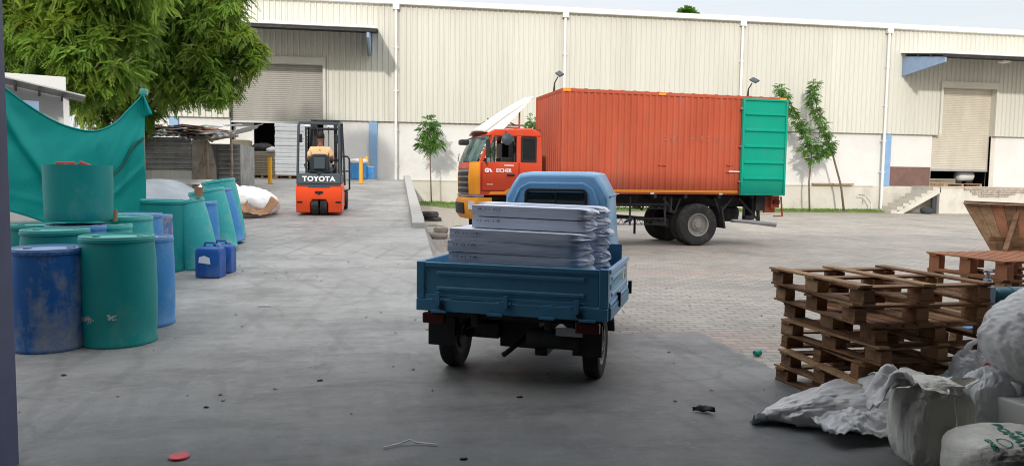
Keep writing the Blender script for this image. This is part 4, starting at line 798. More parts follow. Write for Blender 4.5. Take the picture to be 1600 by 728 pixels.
# side guard lattice and toolbox
sg = MB()
for z in (1.0, .90, .66, .52): sg.bar((-3.75, .10, z), (-.80, .10, z), .022)
for i in range(40): x = -3.75+i*.074; (sg.bar((x, .10, .905), (x+.074, .10, .995), .010), sg.bar((x, .10, .525), (x+.074, .10, .655), .010)) if i % 2 else (sg.bar((x, .10, .995), (x+.074, .10, .905), .010), sg.bar((x, .10, .655), (x+.074, .10, .525), .010))
for x in (-3.7, -2.7, -1.75, -.85): sg.bar((x, .10, .5), (x, .12, 1.2), .035)
sg.build('side_guard', m_chassis, LT)
b = MB(); b.box((-2.62, .15, .56), (-2.42, .45, .98)); b.build('blue_box', m_tblue, LT, bevel=.015)
b = MB(); b.lathe([(.05, 0), (.30, 0), (.36, .06), (.38, .2), (.36, .34), (.30, .38), (.05, .38)], 30, 'z', (1.25, 1.0, .55)); b.build('spare_wheel', m_rubber, LT, smooth=2)
b = MB(); b.box((1.55, .2, .7), (1.65, .5, 1.18)); b.bar((1.2, .25, 1.15), (1.75, .2, .60), .05); b.bar((1.7, .2, 1.15), (1.75, .2, .55), .06); b.box((1.35, .15, .62), (1.6, .3, .72)); b.box((1.6, .1, .85), (1.85, .6, 1.22)); b.build('rear_bracket', m_chassis, LT)
b = MB(); b.tube([(1.0, .22, .60), (1.35, .18, .585), (2.14, .05, .50)], [.045, .05, .06], 12); b.build('underrun_bar', m_steel, LT, smooth=True)
b = MB(); b.box((1.9, .2, .80), (2.2, .26, 1.2)); b.box((2.02, .08, .92), (2.24, .2, 1.22)); b.bar((2.3, .02, .72), (2.05, .02, .72), .03); b.bar((2.3, .02, .72), (2.24, .02, 1.2), .03); b.build('tail_frame', m_orange, LT)
b = MB(); b.box((2.05, .0, 1.02), (2.2, .06, 1.12)); b.build('tail_lamp', m_redlamp, LT)
# --- cab
CB = bpy.data.objects.new('cab', None); C.objects.link(CB); CB.parent = LT; YA, YB = .04, 2.06
def plan_x(y): t = max(0, min(1, (y-YA)/(YB-YA))); return -(5.42+.24*math.sin(PI*t)**.6)
def shell(b, y0, y1, rows, n=14):   # rows: (z, push outwards); a curved slab following the nose of the cab
    rs = []
    for z, off in rows:
        ys__ = [y0+(y1-y0)*i/n for i in range(n+1)]
        rs.append([(plan_x(y)-off, y, z) for y in ys__]+[(-5.30, y1, z), (-5.30, y0, z)])
    b.rings(rs)
b = MB(); b.prism([(-5.40, 1.18), (-3.98, 1.18), (-3.95, 1.93), (-5.40, 1.93)], YA, YB); b.build('cab_body', m_cab, CB, bevel=.02)
b = MB(); b.prism([(-5.26, 2.50), (-5.20, 2.585), (-5.05, 2.66), (-4.2, 2.70), (-3.99, 2.62), (-3.95, 2.50)], YA+.03, YB-.03); b.build('cab_roof', m_cab, CB, bevel=.035, smooth='auto')
for y in (YA, YB-.06):
    for nm_, pts_ in (('front_pillar', [(-5.42, 1.925), (-5.33, 1.925), (-5.07, 2.505), (-5.17, 2.505)]), ('middle_pillar', [(-4.55, 1.925), (-4.44, 1.925), (-4.44, 2.505), (-4.55, 2.505)]), ('rear_pillar', [(-4.10, 1.925), (-3.955, 1.925), (-3.98, 2.505), (-4.10, 2.505)])):
        b = MB(); b.prism(pts_, y, y+.06); b.build(nm_, m_cab, CB, bevel=.008)
b = MB(); b.box((-3.99, YA+.06, 1.925), (-3.95, YB-.06, 2.505)); b.build('rear_wall', m_cab, CB)
b = MB(); b.grid(lambda u, v: (plan_x(YA+.05+(YB-YA-.1)*u)+.25*v+.02, YA+.05+(YB-YA-.1)*u, 1.93+.57*v), 16, 4); b.build('windscreen', m_tglass, CB, solid=.01, fixn=False)
for y in (YA+.02, YB-.03):
    b = MB(); b.prism([(-5.31, 1.93), (-5.05, 1.93), (-5.05, 2.47), (-5.08, 2.47)], y, y+.008); b.build('door_glass', m_sglass, CB)
    b = MB(); b.prism([(-4.41, 1.99), (-4.13, 1.99), (-4.13, 2.44), (-4.41, 2.44)], y-.012, y+.006); b.build('rear_side_glass', m_dglass, CB)
b = MB(); b.box((-5.08, YA-.004, 1.93), (-5.05, YA+.03, 2.49)); b.build('quarter_divider', m_black, CB)
b = MB(); b.box((-4.46, YA-.008, 1.935), (-4.41, YA+.02, 2.495)); b.box((-4.13, YA-.008, 1.935), (-4.09, YA+.02, 2.495)); b.box((-4.42, YA-.007, 1.93), (-4.12, YA+.02, 1.99)); b.box((-4.42, YA-.007, 2.44), (-4.12, YA+.02, 2.5)); b.build('window_rubber', m_black, CB)
for y0_, y1_ in ((YA+.005, YA+.34), (YB-.34, YB-.005)): b = MB(); shell(b, y0_, y1_, [(1.20, .0), (1.60, .015), (1.925, -.015)], 8); b.build('corner_panel', m_amber, CB, smooth='auto')
b = MB(); shell(b, YA+.345, YB-.345, [(1.20, -.03), (1.78, -.03)]); b.build('front_panel', m_steel, CB)
b = MB(); shell(b, YA+.345, YB-.345, [(1.785, .0), (1.92, -.02)]); b.build('wiper_cowl', m_cab, CB)
b = MB()
for i in range(4): shell(b, YA+.37, YB-.37, [(1.23+i*.13, .0), (1.315+i*.13, .0)])
b.build('grille', m_black, CB)
b = MB(); shell(b, YA-.005, YB+.005, [(.64, -.03), (.72, .02), (1.04, .045), (1.13, .0)], 20); b.box((-5.31, YA-.005, .66), (-5.12, YB+.005, 1.13)); bp_ = b.build('bumper', m_amber, LT, smooth='auto')
b = MB(); shell(b, YA+.5, YB-.5, [(.75, .05), (1.0, .06)]); b.build('lower_grille', m_black, bp_)
for y0_, y1_ in ((YA+.05, YA+.26), (YB-.26, YB-.05)): b = MB(); shell(b, y0_, y1_, [(.86, .045), (1.05, .055)], 6); b.build('headlight', m_lens, bp_)
b = MB(); shell(b, YA, YB, [(1.145, .01), (1.19, .01)], 18); b.build('silver_trim', m_steel, CB)
# doors and writing
b = MB(); b.box((-5.36, YA-.012, 1.28), (-4.50, YA-.001, 1.30)); b.box((-5.36, YA-.012, 1.3), (-5.345, YA-.001, 1.92)); b.box((-4.505, YA-.012, 1.3), (-4.49, YA-.001, 1.92)); b.build('door_seam', mat('seam_dark', (.2, .02, .01), .6), CB)
b = MB(); b.box((-4.78, YA-.03, 1.62), (-4.60, YA-.002, 1.66)); b.build('door_handle', m_black, CB, bevel=.008)
tf = lambda x, z: Matrix.Translation((x, YA-.014, z))@FRONT
text_obj('door_lettering', 'EICHER', .108, m_letter, CB, tf(-4.85, 1.735), depth=.002, bold=.003, sx=1.0)
text_obj('emblem', 'G', .115, m_letter, CB, tf(-5.24, 1.735), depth=.002, bold=.008, sx=1.1)
b = MB(); b.add([(-5.20, YA-.016, 1.775), (-5.155, YA-.016, 1.775), (-5.11, YA-.016, 1.70), (-5.155, YA-.016, 1.70)], [(0, 1, 2, 3)]); b.build('emblem_bar', m_letter, CB, solid=.003)
text_obj('small_script', 'Agent', .07, m_letter, CB, tf(-5.18, 1.42), depth=.002) if False else None
b = MB(); b.box((-4.84, YA-.015, 1.845), (-4.62, YA-.012, 1.865)); b.box((-5.24, YA-.015, 1.42), (-5.10, YA-.012, 1.435)); b.build('small_markings', m_letter, CB)
b = MB(); b.prism([(-5.2, 1.20), (-5.15, 1.27), (-4.85, 1.27), (-4.45, 1.47), (-4.0, 1.50), (-4.0, 1.44), (-4.45, 1.40), (-4.80, 1.21)], YA-.016, YA-.002); b.build('orange_stripe', m_amberline, CB)
b = MB(); b.box((-4.85, YA+.3, 1.9), (-4.55, YA+.8, 2.05)); b.box((-4.55, YA+.3, 1.9), (-4.42, YA+.8, 2.42)); b.box((-4.6, YA+1.2, 1.9), (-4.42, YA+1.75, 2.42)); b.box((-5.36, YA+.2, 1.9), (-5.2, YB-.2, 2.02)); b.build('seats', m_black, CB, bevel=.03)
b = MB(); b.lathe([(.2, 0), (.215, .012), (.2, .024)], 24, 'z'); o = b.build('steering_wheel', m_black, CB); o.location = (-5.12, YB-.5, 2.06); o.rotation_euler = (0, -.5, 0)
# mirrors
mi = MB(); mi.box((-5.28, YA-.22, 2.02), (-5.22, YA-.04, 2.42)); o = mi.build('mirror', m_black, CB, bevel=.02); a_ = MB(); a_.tube([(-5.30, YA, 1.98), (-5.28, YA-.14, 1.88), (-5.26, YA-.1, 2.04)], .012, 6); a_.tube([(-5.15, YA, 2.52), (-5.2, YA-.12, 2.5), (-5.24, YA-.1, 2.4)], .012, 6); a_.build('mirror_arm', m_black, o)
mi = MB(); mi.M = Matrix.Translation((-4.82, YA-.18, 2.43)); mi.lathe([(0, -.03), (.11, -.02), (.135, 0), (.11, .03), (0, .035)], 20, 'y'); mi.M = Matrix(); o = mi.build('kerb_mirror', m_fgrey, CB, smooth=2); a_ = MB(); a_.tube([(-4.82, YA, 2.6), (-4.82, YA-.16, 2.54)], .012, 6); a_.build('mirror_arm', m_black, o)
mi = MB(); mi.box((-5.80, YA+.2, 2.30), (-5.60, YA+.5, 2.42)); o = mi.build('front_mirror', m_black, CB, bevel=.03); a_ = MB(); a_.tube([(-5.7, YA+.4, 2.40), (-5.5, YA+.3, 2.46), (-5.25, YA+.1, 2.45)], .012, 6); a_.build('mirror_arm', m_black, o)
b = MB(); b.tube([(-5.66, .55, 1.95), (-5.60, .9, 2.14)], .01, 5); b.build('wiper', m_black, CB); b = MB(); b.tube([(-5.68, 1.2, 1.95), (-5.59, 1.55, 2.14)], .01, 5); b.build('wiper', m_black, CB)
# wind deflector
b = MB(); b.grid(lambda u, v: (-5.27+1.13*v-.10*(1-abs(2*u-1))*(1-v), .14+1.80*u, 2.60+.80*v+.10*math.sin(PI*v)*.3+.05*math.sin(PI*u)), 16, 10); o = b.build('wind_deflector', m_cream, LT, solid=.035, smooth=True, fixn=False)
for y0_, sg_ in ((.12, 1), (1.96, -1)): b = MB(); b.rings([[(-5.29, y0_+.05*sg_, 2.60), (-4.16, y0_+.02*sg_, 3.40), (-4.90, y0_-.03*sg_, 2.60), (-5.02, y0_-.03*sg_, 2.58)], [(-5.29, y0_+.08*sg_, 2.60), (-4.16, y0_+.05*sg_, 3.40), (-4.90, y0_+.0*sg_, 2.60), (-5.02, y0_+.0*sg_, 2.58)]]); b.build('side_cheek', m_cream, o)
b = MB()
for y in (.35, 1.75): b.bar((-4.42, y, 2.66), (-4.42, y, 3.2), .035); b.bar((-4.85, y, 2.66), (-4.85, y, 2.86), .035); b.bar((-4.85, y, 2.72), (-4.42, y, 2.72), .03)
b.bar((-4.42, .35, 3.1), (-4.42, 1.75, 3.1), .03); b.bar((-4.42, .35, 2.72), (-4.42, 1.75, 2.72), .03); b.bar((-4.8, .5, 2.85), (-4.45, .9, 3.08), .025); b.bar((-4.45, .5, 2.78), (-4.75, 1.1, 3.0), .025); b.build('deflector_frame', m_cab, o)
b = MB(); b.box((-5.25, .3, .55), (-4.2, 1.8, 1.15)); b.box((-4.2, .1, .5), (-3.95, 1.9, 1.15)); b.build('cab_underside', m_chassis, LT)

# ------------------------------------------------------------------ BLUE THREE WHEELER
HD = R(25); q = at_d(795, 500, 5.53)
TW = thing('cargo_three_wheeler', 'light blue three wheeled cargo carrier seen from behind with white bundles in its bed', 'three wheeler', (q.x, q.y, 0), -HD)
bw, bl_ = .745, 1.08; z0, z1 = .53, .905
bed = bpy.data.objects.new('cargo_bed', None); C.objects.link(bed); bed.parent = TW
b = MB(); b.box((-bw+.02, .03, z0+.03), (bw-.02, bl_, z0+.07)); b.build('bed_floor', m_tblue, bed)
def panel(b, w_, zlo, zhi):   # pressed panel in x,z facing -y at y=0
    b.box((-w_, .0, zlo), (w_, .022, zhi))
    b.box((-w_, -.012, zhi-.035), (w_, -.001, zhi)); b.box((-w_, -.010, zlo), (w_, -.001, zlo+.03))
    zi, zo = zlo+.075, zhi-.08; x = w_-.09
    b.hexa([(-x, -.001, zi-.02), (x, -.001, zi-.02), (x, -.001, zi+.02), (-x, -.001, zi+.02), (-x+.02, -.010, zi-.008), (x-.02, -.010, zi-.008), (x-.02, -.010, zi+.008), (-x+.02, -.010, zi+.008)])
    b.hexa([(-x, -.001, zo-.02), (x, -.001, zo-.02), (x, -.001, zo+.02), (-x, -.001, zo+.02), (-x+.02, -.010, zo-.008), (x-.02, -.010, zo-.008), (x-.02, -.010, zo+.008), (-x+.02, -.010, zo+.008)])
b = MB(); panel(b, bw-.07, z0+.10, z1); tg = b.build('tailgate', m_tblue, bed, bevel=.004)
b = MB(); b.box((-bw, -.02, z0), (bw, .03, z0+.092)); b.build('rear_sill', m_tblue, bed, bevel=.006)
for x in (-bw, bw-.065): b = MB(); b.box((x, -.014, z0+.093), (x+.065, .04, z1+.005)); b.build('corner_post', m_tblue, bed, bevel=.006)
for x in (-.56, -.02, .52):
    b = MB(); b.box((x-.018, -.04, z0+.05), (x+.018, -.021, z0+.15)); b.box((x-.05, -.035, z0+.085), (x+.05, -.0205, z0+.105)); b.build('hinge', m_tblue, tg, bevel=.003)
for x in (-.55, -.1, .3, .6): b = MB(); b.box((x-.06, -.05, z0-.005), (x+.06, -.021, z0+.012)); b.build('hook_rail', m_tblue, bed)
for x in (-.53, .54): b = MB(); b.lathe([(.02, -.035), (.02, -.02)], 12, 'y', (x, 0, z0+.035), caps=True); b.build('rubber_stop', m_black, bed)
for s in (-1, 1):
    b = MB(); b.M = Matrix.Translation((s*bw, 0, 0))@Matrix.Rotation(PI/2 if s > 0 else -PI/2, 4, 'Z')@Matrix.Translation((s*(bl_/2+.02), 0, 0)); panel(b, bl_/2-.03, z0+.10, z1); b.M = Matrix(); sp_ = b.build('side_gate', m_tcab if s > 0 else m_tblue, bed, bevel=.004)
    b = MB(); b.box((s*bw-.012, .04, z0), (s*bw+.016, bl_, z0+.092)); b.build('side_sill', m_tblue, bed, bevel=.005)
    b = MB(); b.add([(s*(bw+.003)+s*.001, .10, z1-.16), (s*(bw+.004), bl_-.2, z1-.13), (s*(bw+.004), bl_-.2, z1-.08), (s*(bw+.004), .10, z1-.12)], [(0, 1, 2, 3)]); b.build('teal_stripe', mat('stripe_teal', (.05, .42, .55), .4), sp_, solid=.003)
    for k in (.22, .36): b = MB(); b.add([(s*(bw+.005), bl_-k, z1-.16), (s*(bw+.005), bl_-k+.10, z1-.16), (s*(bw+.005), bl_-k+.10, z1-.05), (s*(bw+.005), bl_-k, z1-.06)], [(0, 1, 2, 3)]); b.build('sticker', m_amberline if k < .3 else m_cream, sp_, solid=.003)
    for y in (.45, 1.15): b = MB(); b.box((s*bw+(.0 if s > 0 else -.03), y, z0+.04), (s*bw+(.03 if s > 0 else 0), y+.03, z0+.15)); b.build('latch', m_black, sp_)
b = MB(); b.box((-bw+.05, bl_-.02, z0+.07), (bw-.05, bl_, z1+.1)); b.build('headboard', m_tblue, bed)
# underside
b = MB()
for x in (-.32, .26): b.box((x, .05, .42), (x+.06, 2.3, .52))
for y in (.1, .6, 1.1): b.box((-.70, y, .47), (.70, y+.05, .53))
b.tube([(-.5, .45, .27), (-.2, .45, .33), (.2, .45, .33), (.5, .45, .27)], [.035, .05, .05, .035], 8)
b.box((-.16, .30, .22), (.16, .62, .44)); b.bar((-.55, .45, .27), (-.35, 1.05, .45), .06); b.bar((.55, .45, .27), (.35, 1.05, .45), .06)
b.box((.14, .25, .18), (.24, .7, .24)); b.box((-.34, .2, .30), (-.14, .75, .42)); b.build('underframe', m_chassis, TW, bevel=.01)
b = MB(); b.M = Matrix.Translation((.32, .12, .35)); b.lathe([(0, -.20), (.07, -.2), (.075, -.18), (.075, .18), (.07, .2), (0, .2)], 16, 'x'); b.M = Matrix(); b.build('silencer', m_chassis, TW, smooth=2)
b = MB(); b.tube([(.1, .15, .35), (-.02, .05, .24), (-.05, .02, .22)], .02, 8); b.build('exhaust_pipe', m_chassis, TW, smooth=True)
b = MB(); b.box((.36, .01, .40), (.56, .022, .46)); b.build('pale_plate', m_steel, TW)
for s in (-1, 1):
    b = MB(); b.hexa([(s*.47, .12, .34), (s*.68, .12, .34), (s*.68, .78, .34), (s*.47, .78, .34), (s*.47, .12, .50), (s*.68, .12, .50), (s*.68, .78, .50), (s*.47, .78, .50)]) if False else b.rings([[(x, .45-.34*math.cos(a), .25+.30*math.sin(a)*.98) for x in (s*.46, s*.69)]+[(x, .45-.31*math.cos(a), .25+.27*math.sin(a)) for x in (s*.69, s*.46)] for a in [PI*(i+1)/14 for i in range(13)]])
    b.build('mudguard', m_chassis, TW, smooth='auto')
    b = MB(); b.box((min(s*.47, s*.69), .10, .24), (max(s*.47, s*.69), .125, .47)); b.build('mud_flap', m_black, TW)
    wheel(TW, (s*.585, .45, .255), .255, .13, .15, m_rim, s, 0, 5)
    b = MB(); b.box((s*.60-.09, -.03, .435), (s*.60+.09, .02, .515)); b.build('tail_lamp', m_redlamp, TW, bevel=.01)
wheel(TW, (0, 2.35, .255), .255, .12, .15, m_rim, 1, 0, 5)
# cab shell
def cs(y, wb, wm, wt, zt, zb=.45): return [(-wb, y, zb), (-wb-.01, y, .75), (-wm-.02, y, 1.10), (-wm, y, zt-.21), (-wm+.055, y, zt-.11), (-wt-.03, y, zt-.015), (-wt+.08, y, zt), (wt-.08, y, zt), (wt+.03, y, zt-.015), (wm-.055, y, zt-.11), (wm, y, zt-.21), (wm+.02, y, 1.10), (wb+.01, y, .75), (wb, y, zb)]
b = MB(); b.rings([cs(1.27, .50, .46, .31, 1.585), cs(1.31, .515, .475, .325, 1.615), cs(1.45, .52, .48, .335, 1.625), cs(1.85, .505, .46, .325, 1.63), cs(2.2, .46, .40, .27, 1.59), cs(2.50, .40, .32, .21, 1.48), cs(2.85, .33, .25, .14, 1.05, .35)])
cabp = b.build('cab_shell', m_tcab, TW, bevel=.012, smooth='auto'); cabp.location.x = .06
# pressed surround + rear window
def frame(b, x, za, zb_, y, t, d, r=.05):
    def rr(x, za, zb_, y, r):
        P = []
        for cx, cz, a0 in ((x-r, zb_-r, 0), (-x+r, zb_-r, 90), (-x+r, za+r, 180), (x-r, za+r, 270)):
            for k in range(6): a = R(a0+k*18); P.append((cx+r*math.cos(a), y, cz+r*math.sin(a)))
        return P
    b.rings([rr(x, za, zb_, y, r), rr(x, za, zb_, y-d, r), rr(x-t, za+t, zb_-t, y-d, r*.6), rr(x-t, za+t, zb_-t, y, r*.6)], caps=False)
b = MB(); frame(b, .29, 1.26, 1.465, 1.272, .022, .02, .05); b.build('window_rubber', m_black, cabp, smooth='auto')
b = MB(); b.box((-.27, 1.262, 1.28), (.27, 1.268, 1.435)); b.build('rear_window', m_dglass, cabp)
b = MB(); b.box((-.008, 1.256, 1.28), (.008, 1.262, 1.435)); b.build('window_divider', m_black, cabp)
b = MB(); b.tube([(-.41, 1.268, 1.0), (-.385, 1.266, 1.36), (-.335, 1.268, 1.47), (-.25, 1.270, 1.515), (.25, 1.270, 1.515), (.335, 1.268, 1.47), (.385, 1.266, 1.36), (.41, 1.268, 1.0)], .014, 8)
b.tube([(-.33, 1.268, 1.10), (-.33, 1.266, 1.24), (.33, 1.266, 1.24), (.33, 1.268, 1.10)], .008, 6)
b.build('pressed_frame', m_tcab, cabp, smooth=True)
for s in (-1, 1): b = MB(); b.tube([(s*.478, 1.33, 1.40), (s*.462, 1.85, 1.42), (s*.41, 2.15, 1.39)], .010, 6); b.build('rain_gutter', m_tcab, cabp, smooth=True)
b = MB(); b.tube([(.55, 1.9, 1.15), (.66, 1.75, 1.2), (.66, 1.75, 1.05)], .012, 6); b.build('mirror_arm', m_black, cabp)
# ------------------------------------------------------------------ bundles in the bed
MW = Matrix.Translation(TW.location)@Matrix.Rotation(-HD, 4, 'Z')
def bundle(label, x, y, z, L_, D_, h, seed, m=None):
    bm = MB(); n = 26
    def g(u, v):
        x_ = -L_/2+L_*u; a = v*4; e = max(0, (u-.88)/.12)
        k = int(a) % 4; t = a-int(a)
        P = [(-D_/2, 0), (D_/2, 0), (D_/2, h), (-D_/2, h)]
        p0_, p1_ = P[k], P[(k+1) % 4]; yy = p0_[0]+(p1_[0]-p0_[0])*t; z_ = p0_[1]+(p1_[1]-p0_[1])*t
        sq = 1-.25*e*e-.5*max(0, (u-.97)/.03); qv = Vector((x_, yy, z_)); nn_ = .0022*crease(qv, 9, (.5, 1, 1), seed)*(1+18*e)
        bulge = .0015*math.sin(PI*t)
        cy, cz = 0, h/2; dy, dz = yy-cy, z_-cz; l = math.hypot(dy, dz) or 1
        return (x_+e*.02*mn.noise(Vector((v*20, seed, 1)))*3, cy+dy*sq+dy/l*(nn_+bulge), cz+dz*sq+dz/l*(nn_+bulge*.5)-.022*(u**2)*0)
    bm.grid(g, 44, 48)
    nu = 45
    bm.f.append(tuple(j*nu for j in range(48))); bm.f.append(tuple(j*nu+44 for j in range(47, -1, -1)))
    o = bm.build('wrapped_bundle', m_wrap, None, smooth=2); tag(o, label, 'bundle', 'white wrapped bundles in the blue cargo bed')
    p = MW@Vector((x, y, z)); o.location = p; o.rotation_euler = (random.uniform(-.006, .006), .018, -HD+random.uniform(-.02, .02))
    mk = MB(); rs_ = random.Random(seed)
    for i in range(9):
        sx_ = -L_/2+.05+i*.022+rs_.uniform(-.004, .004); zc = h*.68
        if i in (2, 5): continue
        mk.bar((sx_, -D_/2-.009, zc-.008), (sx_+rs_.uniform(-.006, .010), -D_/2-.009, zc+.008), .0035, .0035)
        if rs_.random() < .5: mk.bar((sx_-.005, -D_/2-.009, zc+rs_.uniform(-.006, .006)), (sx_+.007, -D_/2-.009, zc+rs_.uniform(-.006, .006)), .0035, .0035)
    mk.build('ink_marks', m_ink, o); return o
H_ = .088; lev = ['lowest', 'second', 'third', 'fourth', 'fifth', 'sixth', 'seventh', 'eighth']
random.seed(5)
for i in range(6):
    bundle('wide wrapped bundle, %s from the bottom of the rear row' % lev[i], -.0+random.uniform(-.012, .012), .40, z0+.072+i*(H_+.0045), 1.08+random.uniform(-.015, .01), .54, H_, i+1)
for i in range(8):
    bundle('wrapped bundle, %s from the bottom of the row against the cab' % lev[i], .06+random.uniform(-.012, .012), .88, z0+.072+i*(H_+.0045), 1.08, .40, H_, i+11)
for i in range(2):
    bundle('wrapped bundle, %s of the pair set back on top of the rear row' % ('lower', 'upper')[i], .085, .46, z0+.072+(6+i)*(H_+.0045), .95, .40, H_*.95, i+21)

# ------------------------------------------------------------------ FORKLIFT + DRIVER
fy = 17.85; FK = thing('forklift', 'orange and grey counterbalance forklift driving up the ramp', 'forklift', (-1.785, fy, ramp_z(fy)+.008), 0, rot=(math.atan(.06), 0, R(0)))
b = MB(); b.rings([[(-.525, 0, .07), (-.20, 0, .07), (-.20, 0, .30), (-.15, 0, .38), (.15, 0, .38), (.20, 0, .30), (.20, 0, .07), (.525, 0, .07), (.535, 0, .70), (.50, -.0, .74), (0, -.0, .73), (-.50, 0, .74), (-.535, 0, .70)],
                   [(-.525, .75, .07), (-.20, .75, .07), (-.20, .75, .30), (-.15, .75, .38), (.15, .75, .38), (.20, .75, .30), (.20, .75, .07), (.525, .75, .07), (.535, .75, .70), (.50, .75, .74), (0, .75, .73), (-.50, .75, .74), (-.535, .75, .70)]])
cw = b.build('counterweight', m_fork, FK, bevel=.03, smooth='auto')
b = MB(); b.box((-.09, -.012, .52), (.09, .02, .58)); b.box((-.03, -.02, .50), (.03, .02, .56)); b.build('tow_slot', m_black, cw)
for x in (-.44, .44): b = MB(); b.box((x-.06, -.008, .30), (x+.06, .01, .34)); b.build('pocket', m_black, cw)
b = MB(); b.rings([[(-.52, .0, .735), (.52, .0, .735), (.50, .02, .99), (-.50, .02, .99)], [(-.52, .8, .735), (.52, .8, .735), (.50, .8, .96), (-.50, .8, .96)]]); hood = b.build('rear_hood', m_fgrey, FK, bevel=.03, smooth='auto')
b = MB(); b.box((-.5, -.018, .70), (.5, -.0, .735)); b.box((-.25, -.019, .67), (.25, -.0, .70)); b.build('hood_lip', m_fgrey, hood)
text_obj('rear_lettering', 'TOYOTA', .155, m_letter, hood, Matrix.Translation((0, -.004, .862))@FRONT, depth=.006, bold=.006, sx=1.08, spacing=1.12)
b = MB(); b.box((-.03, -.01, .955), (.03, .03, 1.02)); b.build('latch', m_black, hood)
b = MB(); b.box((-.50, .75, .1), (.50, 1.75, .55)); b.box((-.5, .8, .55), (-.3, 1.2, .9)); b.build('chassis', m_fork, FK, bevel=.02)
for x in (-.10, .10): wheel(FK, (x, .18, .205), .205, .165, .10, m_fgrey, -1 if x < 0 else 1, 0, 5, 'rear_wheel')
for x in (-.47, .47): wheel(FK, (x, 1.6, .25), .25, .18, .13, m_fgrey, -1 if x < 0 else 1, 0, 6, 'front_wheel')
for s in (-1, 1):
    b = MB(); b.tube([(s*.49, .10, .93), (s*.475, .12, 1.5), (s*.46, .16, 2.10), (s*.44, .24, 2.16)], .033, 6); b.tube([(s*.44, .2, 2.16), (s*.44, 1.4, 2.18), (s*.47, 1.65, 1.2), (s*.48, 1.7, .6)], .03, 6); b.build('guard_post', m_fgrey, FK)
b = MB()
for y in (.2, 1.4): b.box((-.45, y-.03, 2.13), (.45, y+.03, 2.19))
for i in range(6): y = .38+i*.18; b.box((-.44, y, 2.15), (.44, y+.03, 2.18))
b.build('overhead_guard', m_fgrey, FK, bevel=.006)
for x in (-.26, .26): b = MB(); b.box((x-.07, .14, 2.07), (x+.07, .19, 2.12)); b.build('rear_lamp', m_lens, FK, bevel=.01)
for s in (-1, 1): b = MB(); b.box((s*.43-.05, .17, 1.70), (s*.43+.05, .20, 1.90)); b.build('mirror', m_black, FK, bevel=.015)
b = MB(); b.rings([[(-.23, .26, 1.04), (.23, .26, 1.04), (.215, .22, 1.36), (.15, .22, 1.44), (-.15, .22, 1.44), (-.215, .22, 1.36)], [(-.23, .36, 1.04), (.23, .36, 1.04), (.215, .32, 1.36), (.15, .32, 1.44), (-.15, .32, 1.44), (-.215, .32, 1.36)]]); b.build('seat_back', m_seat, FK, bevel=.03, smooth='auto')
b = MB(); b.box((-.13, .205, 1.09), (.13, .225, 1.36)); b.build('seat_panel', m_fgrey, FK, bevel=.015)
b = MB(); b.box((-.24, .3, .96), (.24, .8, 1.07)); b.build('seat_cushion', m_seat, FK, bevel=.03)
for s in (-1, 1): b = MB(); b.tube([(s*.05, .2, 1.02), (s*.3, .22, 1.04), (s*.36, .35, 1.18), (s*.36, .6, 1.2)], .018, 6); b.build('hip_rail', m_black, FK)
b = MB(); b.box((-.3, 1.25, .55), (.3, 1.5, 1.15)); b.tube([(.05, 1.3, 1.1), (.03, 1.05, 1.33)], .03, 6); b.build('dashboard', m_black, FK, bevel=.02)
b = MB(); b.lathe([(.15, -.012), (.165, 0), (.15, .012), (.14, 0), (.15, -.012)], 20, 'z'); o = b.build('steering_wheel', m_black, FK); o.location = (.02, 1.02, 1.36); o.rotation_euler = (-.5, 0, 0)
b = MB()
for s in (-1, 1): b.box((s*.36-.05, 1.78, .08), (s*.36+.05, 1.92, 2.22)); b.box((s*.25-.04, 1.80, .1), (s*.25+.04, 1.9, 2.24))
for z in (.3, 1.2, 2.0, 2.2): b.box((-.36, 1.8, z), (.36, 1.9, z+.06))
b.build('mast', m_black, FK)
b = MB(); b.tube([(-.08, 1.85, .2), (-.08, 1.85, 1.9)], .045, 8); b.tube([(.08, 1.82, .3), (.08, 1.82, 2.1)], .012, 6); b.build('lift_cylinder', m_chassis, FK)
for s in (-1, 1): b = MB(); b.box((s*.25-.05, 1.95, .06), (s*.25+.05, 3.0, .10)); b.box((s*.25-.05, 1.95, .06), (s*.25+.05, 2.0, .6)); b.build('fork', m_chassis, FK)
b = MB(); b.tube([(.45, 1.0, 1.38), (.60, 1.05, 1.36), (.64, 1.05, 1.3), (.64, 1.05, .55), (.5, 1.05, .5)], .022, 8); b.tube([(.45, 1.0, 1.0), (.64, 1.05, 1.0)], .018, 6); b.build('side_rail', m_black, FK)
def skin(name, pts, edges, m, parent, sub=1, smooth=True):
    me = bpy.data.meshes.new(name); me.from_pydata([p[:3] for p in pts], edges, []); me.update(); o = bpy.data.objects.new(name, me); C.objects.link(o); o.parent = parent
    s = o.modifiers.new('skin', 'SKIN'); s.use_smooth_shade = smooth
    for i, p in enumerate(pts):
        v = me.skin_vertices[0].data[i]; r_ = p[3]; v.radius = (r_ if isinstance(r_, tuple) else (r_, r_)); v.use_root = (i == 0)
    q = o.modifiers.new('sub', 'SUBSURF'); q.levels = q.render_levels = sub; me.materials.append(m); return o
